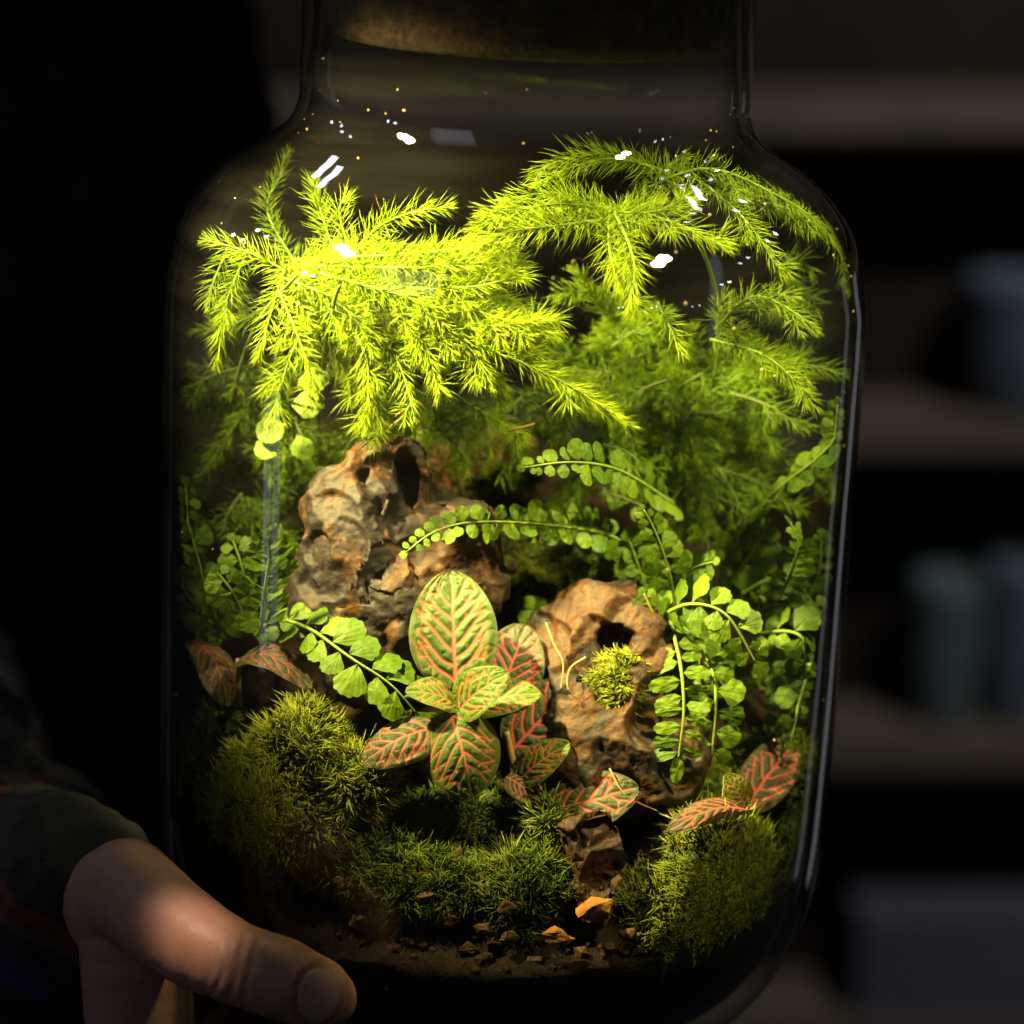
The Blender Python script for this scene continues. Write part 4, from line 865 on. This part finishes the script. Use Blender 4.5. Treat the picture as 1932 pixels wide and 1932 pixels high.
def fit_leaf(parent, base_, tip, wpx, m, n_hint=(0, -.8, .6), arch=.10, tipcurl=.10, fold=.10, cup=.0, seed=0, shape=.5, label=None, net_w=.64):
    r = random.Random(seed); B, T_ = P(*base_), P(*tip); a = T_ - B; Ln = np.linalg.norm(a); a = a / Ln; s_ = mpp(B)
    n = np.array(n_hint, float); n = nrm(n - (n @ a) * a); sd = np.cross(a, n); W = wpx * s_ / 2 / Ln        # half width in lengths
    def wmax(y): return W * (math.sin(math.pi * min(max(y, 0), 1) ** (.66 + shape * .36)) ** .50 if 0 < y < 1 else 0.0)
    nt, nu = 96, 68; t = np.linspace(0, 1, nt); u = np.linspace(-1, 1, nu); wv = np.array([wmax(q) for q in t]); wv[0] = .012; wv[-1] = .004
    X = wv[:, None] * u[None]; Yg = np.repeat(t[:, None], nu, 1) - .02 * (np.abs(u) ** 2)[None] * 0
    vein = np.zeros_like(X); dmin = np.full_like(X, 9.0)
    for pl, w0, w1 in vein_net(r, wmax):
        for i in range(len(pl) - 1):
            d, tt = seg_dist(X, Yg, pl[i], pl[i + 1]); ww = (w0 + (w1 - w0) * (i + tt) / max(len(pl) - 1, 1)) * net_w
            vein = np.maximum(vein, np.clip((ww * 1.25 - d) / (ww * .6), 0, 1)); 
            if w0 > .0072: dmin = np.minimum(dmin, d)
    cells = np.array([(r.uniform(-1, 1), r.uniform(.02, .98)) for _ in range(70)]); cells = np.array([(a_ * wmax(b_), b_) for a_, b_ in cells])
    dc = np.sort(np.hypot(X[..., None] - cells[:, 0], Yg[..., None] - cells[:, 1]), -1); net = np.clip(1 - (dc[..., 1] - dc[..., 0]) / .011, 0, 1)
    fine = net * np.clip((np.abs(u)[None] - .25) / .4, 0, 1) * np.clip((.97 - np.abs(u)[None]) / .1, 0, 1); vein = np.maximum(vein, fine * .28)
    puck = np.clip(np.minimum(dmin / .055, (dc[..., 1] - dc[..., 0]) / .05 + .35), 0, 1); puck = puck * puck * (3 - 2 * puck)
    edge = np.clip((np.abs(u)[None] - .93) / .07, 0, 1) * np.ones_like(X); edge = np.maximum(edge, np.clip((t - .97) / .03, 0, 1)[:, None])
    wav = np.array([[noise.noise(Vector((x * 5 + seed, y * 5, seed * .7))) for x in u[::4]] for y in t[::4]])
    wav = np.array([np.interp(np.arange(nu), np.arange(0, nu, 4), row) for row in wav]); wav = np.array([np.interp(np.arange(nt), np.arange(0, nt, 4), wav[:, j]) for j in range(nu)]).T
    H = arch * np.sin(math.pi * t)[:, None] - tipcurl * (t ** 2.5)[:, None] + fold * np.abs(X) * 1.4 - cup * X ** 2 * 3 + puck * .020 * np.clip(1 - np.abs(u) ** 6, 0, 1)[None] + wav * .03 * np.abs(u)[None]
    V = B + (a * Yg[..., None] + sd * X[..., None] + n * H[..., None]) * Ln
    V = V.reshape(-1, 3)
    F = [(i * nu + j, i * nu + j + 1, (i + 1) * nu + j + 1, (i + 1) * nu + j) for i in range(nt - 1) for j in range(nu - 1)]
    o = mesh_obj('leaf', keep_in(V, .0006), np.array(F), M[m], parent, origin=B, attr=np.stack([vein.ravel(), edge.ravel(), puck.ravel()], 1))
    if label: o['label'] = label
    return o
def petiole(parent, pts, r=.0009):
    path = smooth_path([P(*q) for q in pts], 14); V, F = tube(path, np.linspace(r, r * .7, 14), 8); mesh_obj('petiole', V, F, M['rind'], parent)

p1 = thing('nerve_plant', P(890, 1480, -.045), 'red veined nerve plant with a tall round leaf in front of the stones', 'plant')
petiole(p1, [(880, 1480, -.042), (868, 1400, -.048), (860, 1330, -.052)], .0012)
petiole(p1, [(975, 1500, -.044), (970, 1450, -.048), (955, 1380, -.046)], .0010)
fit_leaf(p1, (860, 1300, -.052), (851, 1076, -.042), 168, 'fit_mid', (0, -1, .35), .06, .02, .12, seed=1, label='largest upright round leaf with coral veins')
fit_leaf(p1, (935, 1345, -.044), (992, 1176, -.034), 128, 'fit_old', (.1, -.9, .5), .08, .04, .04, seed=2, net_w=.78)
fit_leaf(p1, (862, 1332, -.053), (772, 1298, -.058), 76, 'fit_young', (-.1, -.55, .85), .10, .12, .10, seed=3)
fit_leaf(p1, (890, 1338, -.050), (1016, 1302, -.052), 84, 'fit_young', (.1, -.6, .8), .10, .12, .08, seed=4)
fit_leaf(p1, (862, 1345, -.054), (952, 1268, -.058), 92, 'fit_young', (-.2, -.75, .6), .10, .10, .12, seed=5)
fit_leaf(p1, (848, 1340, -.055), (894, 1498, -.064), 156, 'fit_mid', (.05, -.85, .55), .14, .14, -.02, cup=.5, seed=6)
fit_leaf(p1, (822, 1372, -.055), (680, 1432, -.060), 100, 'fit_old', (-.1, -.7, .75), .12, .14, .0, cup=.4, seed=7, shape=.2)
fit_leaf(p1, (962, 1420, -.046), (1090, 1286, -.040), 128, 'fit_old', (.1, -.85, .55), .08, .06, .04, seed=8, net_w=.78)
fit_leaf(p1, (972, 1478, -.050), (1070, 1400, -.052), 74, 'fit_young', (-.1, -.75, .65), .08, .08, .10, seed=9)
fit_leaf(p1, (955, 1465, -.050), (1018, 1512, -.054), 60, 'fit_old', (.0, -.6, .8), .12, .14, .0, seed=10)
fit_leaf(p1, (1026, 1545, -.052), (1202, 1484, -.054), 118, 'fit_old', (.0, -.82, .6), .10, .08, .03, seed=11, net_w=.78, label='low dark olive leaf lying against the brown stone')
p2 = thing('nerve_plant', P(1405, 1580, -.042), 'small red veined nerve plant on moss close to the glass below the fern', 'plant')
petiole(p2, [(1405, 1580, -.042), (1408, 1550, -.044), (1404, 1522, -.046)], .0010)
fit_leaf(p2, (1400, 1528, -.042), (1500, 1394, -.024), 100, 'fit_old', (.1, -.85, .55), .07, .03, .06, seed=12, net_w=.78)
fit_leaf(p2, (1408, 1524, -.048), (1370, 1462, -.049), 58, 'fit_young', (.2, -.8, .6), .08, .05, .08, seed=13)
fit_leaf(p2, (1404, 1526, -.052), (1268, 1552, -.064), 66, 'fit_old', (.0, -.55, .85), .12, .14, .0, cup=.3, seed=14)
fit_leaf(p2, (1402, 1530, -.047), (1470, 1510, -.052), 26, 'fit_young', (.0, -.3, .95), .05, .03, .10, seed=15)
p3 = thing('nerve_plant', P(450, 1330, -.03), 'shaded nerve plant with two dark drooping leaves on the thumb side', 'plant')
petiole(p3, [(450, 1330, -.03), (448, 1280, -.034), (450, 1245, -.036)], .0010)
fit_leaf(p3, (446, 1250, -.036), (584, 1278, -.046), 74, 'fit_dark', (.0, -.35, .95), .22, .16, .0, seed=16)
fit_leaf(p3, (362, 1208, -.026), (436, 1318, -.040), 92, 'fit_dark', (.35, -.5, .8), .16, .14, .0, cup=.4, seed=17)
p4 = thing('nerve_plant', P(880, 950, .022), 'half hidden reddish nerve plant growing behind the tall stone', 'plant')
petiole(p4, [(880, 960, .022), (870, 920, .018), (860, 900, .016)], .0008)
fit_leaf(p4, (850, 925, .016), (808, 822, .018), 70, 'fit_mid', (0, -.9, .4), .06, .04, .06, seed=18)
fit_leaf(p4, (880, 900, .018), (935, 800, .022), 90, 'fit_mid', (.0, -.85, .5), .08, .04, .04, seed=19)
fit_leaf(p4, (950, 880, .02), (1000, 805, .024), 76, 'fit_mid', (.1, -.85, .5), .06, .04, .04, seed=20)
fit_leaf(p4, (868, 900, .016), (905, 870, .010), 56, 'fit_young', (.0, -.5, .85), .08, .04, .04, seed=21)

# ------------------------------------------------------------------ bits: roots and dry scraps
for pts, lb in (([(1030, 1175, -.040), (1045, 1215, -.042), (1062, 1250, -.044), (1058, 1300, -.046)], 'thin pale root hanging over the ochre stone below the ivy seedling'),
                ([(1105, 1240, -.044), (1075, 1262, -.046), (1072, 1300, -.048), (1100, 1325, -.046)], 'short pale rootlet forked beside the red veined leaf on the ochre stone'),
                ([(960, 812, -.02), (985, 806, -.022), (1008, 799, -.022)], 'dry straw scrap caught in the asparagus fern above the stones'),
                ([(1150, 1450, -.052), (1180, 1500, -.054), (1240, 1530, -.052)], 'fine dry root lying over the layered brown stone')):
    path = smooth_path([P(*q) for q in pts], 16); V, F = tube(path, np.linspace(.00022, .00012, 16), 6); tag(mesh_obj('dry_root', V, F, M['root']), lb, 'root')

# ------------------------------------------------------------------ the person holding the jar: hand, thumb, sleeve, sweater
def chain(pts, radii, step=.35):
    pts = np.array(pts, float); out = []
    for i in range(len(pts) - 1):
        n = max(2, int(np.linalg.norm(pts[i + 1] - pts[i]) / (min(radii[i], radii[i + 1]) * step)))
        for s in np.linspace(0, 1, n, endpoint=(i == len(pts) - 2)):
            out.append((pts[i] + (pts[i + 1] - pts[i]) * s + ballV * (radii[i] + (radii[i + 1] - radii[i]) * s), ballF))
    return out
wr = P(40, 1700, .010)
parts = chain([P(-160, 1560, .06), wr, P(130, 1730, -.035)], [.024, .019, .017])
parts += chain([P(110, 1740, -.030), P(180, 1720, -.055), P(240, 1674, -.068), P(310, 1738, -.078), P(380, 1786, -.085), P(445, 1818, -.0893), P(530, 1846, -.0905), P(598, 1876, -.0888), P(616, 1884, -.0878)], [.016, .0122, .0108, .0104, .0096, .0087, .0087, .0076, .0066])
parts += chain([P(235, 1700, -.062), P(252, 1800, -.062), P(262, 1900, -.060), P(275, 2000, -.054), P(300, 2100, -.045)], [.0122, .0122, .0124, .0128, .014])
parts += chain([P(60, 1760, -.01), P(190, 2000, -.020), P(290, 2130, -.012)], [.022, .021, .017])
parts += chain([P(60, 1760, .01), P(190, 2010, .015), P(290, 2130, .022)], [.020, .019, .016])
for j, (y_, l_) in enumerate(((-.030, .060), (-.010, .072), (.010, .070), (.030, .056))):
    b0 = P(280, 2110, y_); zb = base[2] - .0115; b0[2] = min(b0[2], zb)
    b1 = np.array([b0[0] + l_ * .45, y_, zb]); b2 = np.array([b0[0] + l_ * .8, y_ + .002, zb - .001]); b3 = np.array([b0[0] + l_ + .012, y_ + .002, zb - .001])
    parts += chain([P(200, 2010, y_ * .9), b0, b1, b2, b3], [.012, .0105, .0098, .009, .0075])
V, F, N_ = remesh(parts, .0007, 14, .6)
# keep the skin outside the glass
h, rad = jar_local(V); r_ = np.linalg.norm(rad, axis=1); lim = np.interp(h, PO[:, 1], PO[:, 0]) + .0004
m_ = (h > -.122) & (h < .05) & (r_ < lim); V[m_] = (A0 + AX * h[:, None] + nrm(rad) * lim[:, None])[m_]
# creases over the thumb's middle joint and beside the nail
p = px_of(V); front = (N_ @ FWD) < .15
for (cx, curv, dep, wd) in ((424, -55, .0007, 6), (452, -20, .0007, 5), (441, 30, .0004, 5), (472, 10, .0009, 6), (486, 40, .0003, 5), (402, -40, .0002, 6)):
    v = (p[:, 1] - 1826) / 70; u = p[:, 0] - (cx - (p[:, 1] - 1826) * .25) - curv * v * v * .5
    g = np.exp(-(u / wd) ** 2) * np.clip(1.1 - np.abs(v), 0, 1) * front; V = V - N_ * (g * dep)[:, None]
g = np.exp(-(((p[:, 0] - 445) / 36) ** 2 + ((p[:, 1] - 1820) / 45) ** 2)) * front; V = V + N_ * (g * .0006)[:, None]
qn = ((p[:, 0] - 601) / 47) ** 2 + ((p[:, 1] - 1879) / 60) ** 2
V = V + N_ * ((np.exp(-((np.sqrt(qn) - 1.12) / .13) ** 2) * .00045 - np.clip(1 - qn, 0, 1) * .0002) * front)[:, None]
person = thing('person', P(-160, 1700, .12), 'person in a dark patterned knit sweater holding the jar with a thumb across its front', 'person')
hand = mesh_obj('hand', V, F, M['skin'], person)
hb = BVHTree.FromPolygons([tuple(v) for v in V], [tuple(f) if len(set(f)) == 4 else tuple(f[:3]) for f in F])
# thumbnail: a curved plate lying on the thumb
nV, nF = [], []; nr_, na_ = 9, 36; ok = True
ctr, ea, eb, rot = (601, 1879), 42, 55, math.radians(18)
def nail_pt(u, v):
    x = ctr[0] + u * ea * math.cos(rot) - v * eb * math.sin(rot) * .6; y = ctr[1] + u * ea * math.sin(rot) * .8 + v * eb * math.cos(rot)
    dv = nrm(P(x, y, 0) - CAM); loc, n, i, t_ = hb.ray_cast(Vector(CAM), Vector(dv)); return (np.array(loc), np.array(n)) if loc is not None else None
c0 = nail_pt(0, 0); nV.append(c0[0] + c0[1] * .0003)
for i in range(1, nr_ + 1):
    for j in range(na_):
        a = j / na_ * 2 * math.pi; rr_ = i / nr_; cu, su = math.cos(a), math.sin(a)
        q = nail_pt(rr_ * np.sign(cu) * abs(cu) ** .85, rr_ * np.sign(su) * abs(su) ** .85)
        nV.append((q[0] + q[1] * (.0003 if i < nr_ else -.0004)) if q is not None else nV[-1])
for j in range(na_): nF.append((0, 1 + j, 1 + (j + 1) % na_))
for i in range(nr_ - 1):
    b = 1 + i * na_
    for j in range(na_): nF += [(b + j, b + na_ + j, b + na_ + (j + 1) % na_), (b + j, b + na_ + (j + 1) % na_, b + (j + 1) % na_)]
mesh_obj('thumbnail', np.array(nV), np.array(nF), M['nail'], hand)
# sweater: sleeve with a bunched cuff, then torso
def sleeve_shape():
    pr = chain([P(96, 1700, -.046), P(60, 1690, -.028), P(-20, 1640, .005)], [.0215, .0265, .030], .3)
    pr += chain([P(-20, 1640, .010), P(-80, 1570, .035), P(-160, 1480, .07), P(-300, 1250, .16)], [.030, .034, .037, .045], .3)
    pr += chain([P(40, 1800, -.034), P(10, 1950, -.02)], [.024, .032], .3)
    return pr
def torso_shape():
    pr = chain([P(-300, 1250, .16), np.array([-.36, .24, .10]), np.array([-.33, .34, .36])], [.044, .055, .065], .4)
    pr += chain([np.array([-.22, .42, -.25]), np.array([-.22, .42, .10]), np.array([-.22, .42, .36])], [.13, .14, .10], .4)
    return pr
for nm, shp, mt, vx in (('sleeve', sleeve_shape(), 'knit', .0014), ('sweater_body', torso_shape(), 'dark_knit', .005)):
    V, F, N_ = remesh(shp, vx, 5, .5)
    d = np.array([noise.fractal(Vector(v * 28), .9, 2, 3) for v in V]) * .005 + np.array([noise.noise(Vector((v[0] * 40 + v[2] * 90, v[1] * 40, v[2] * 20))) for v in V]) * .0035
    if nm == 'sleeve': d = d + np.array([noise.noise(Vector(v * 420)) for v in V]) * .0008
    V = V + N_ * d[:, None]; tone = np.clip(.62 + V[:, 2] * 2.0 + V[:, 0] * 1.2, 0, 3)
    mesh_obj(nm, V, F, M[mt], person, attr=np.stack([tone] * 3, 1))
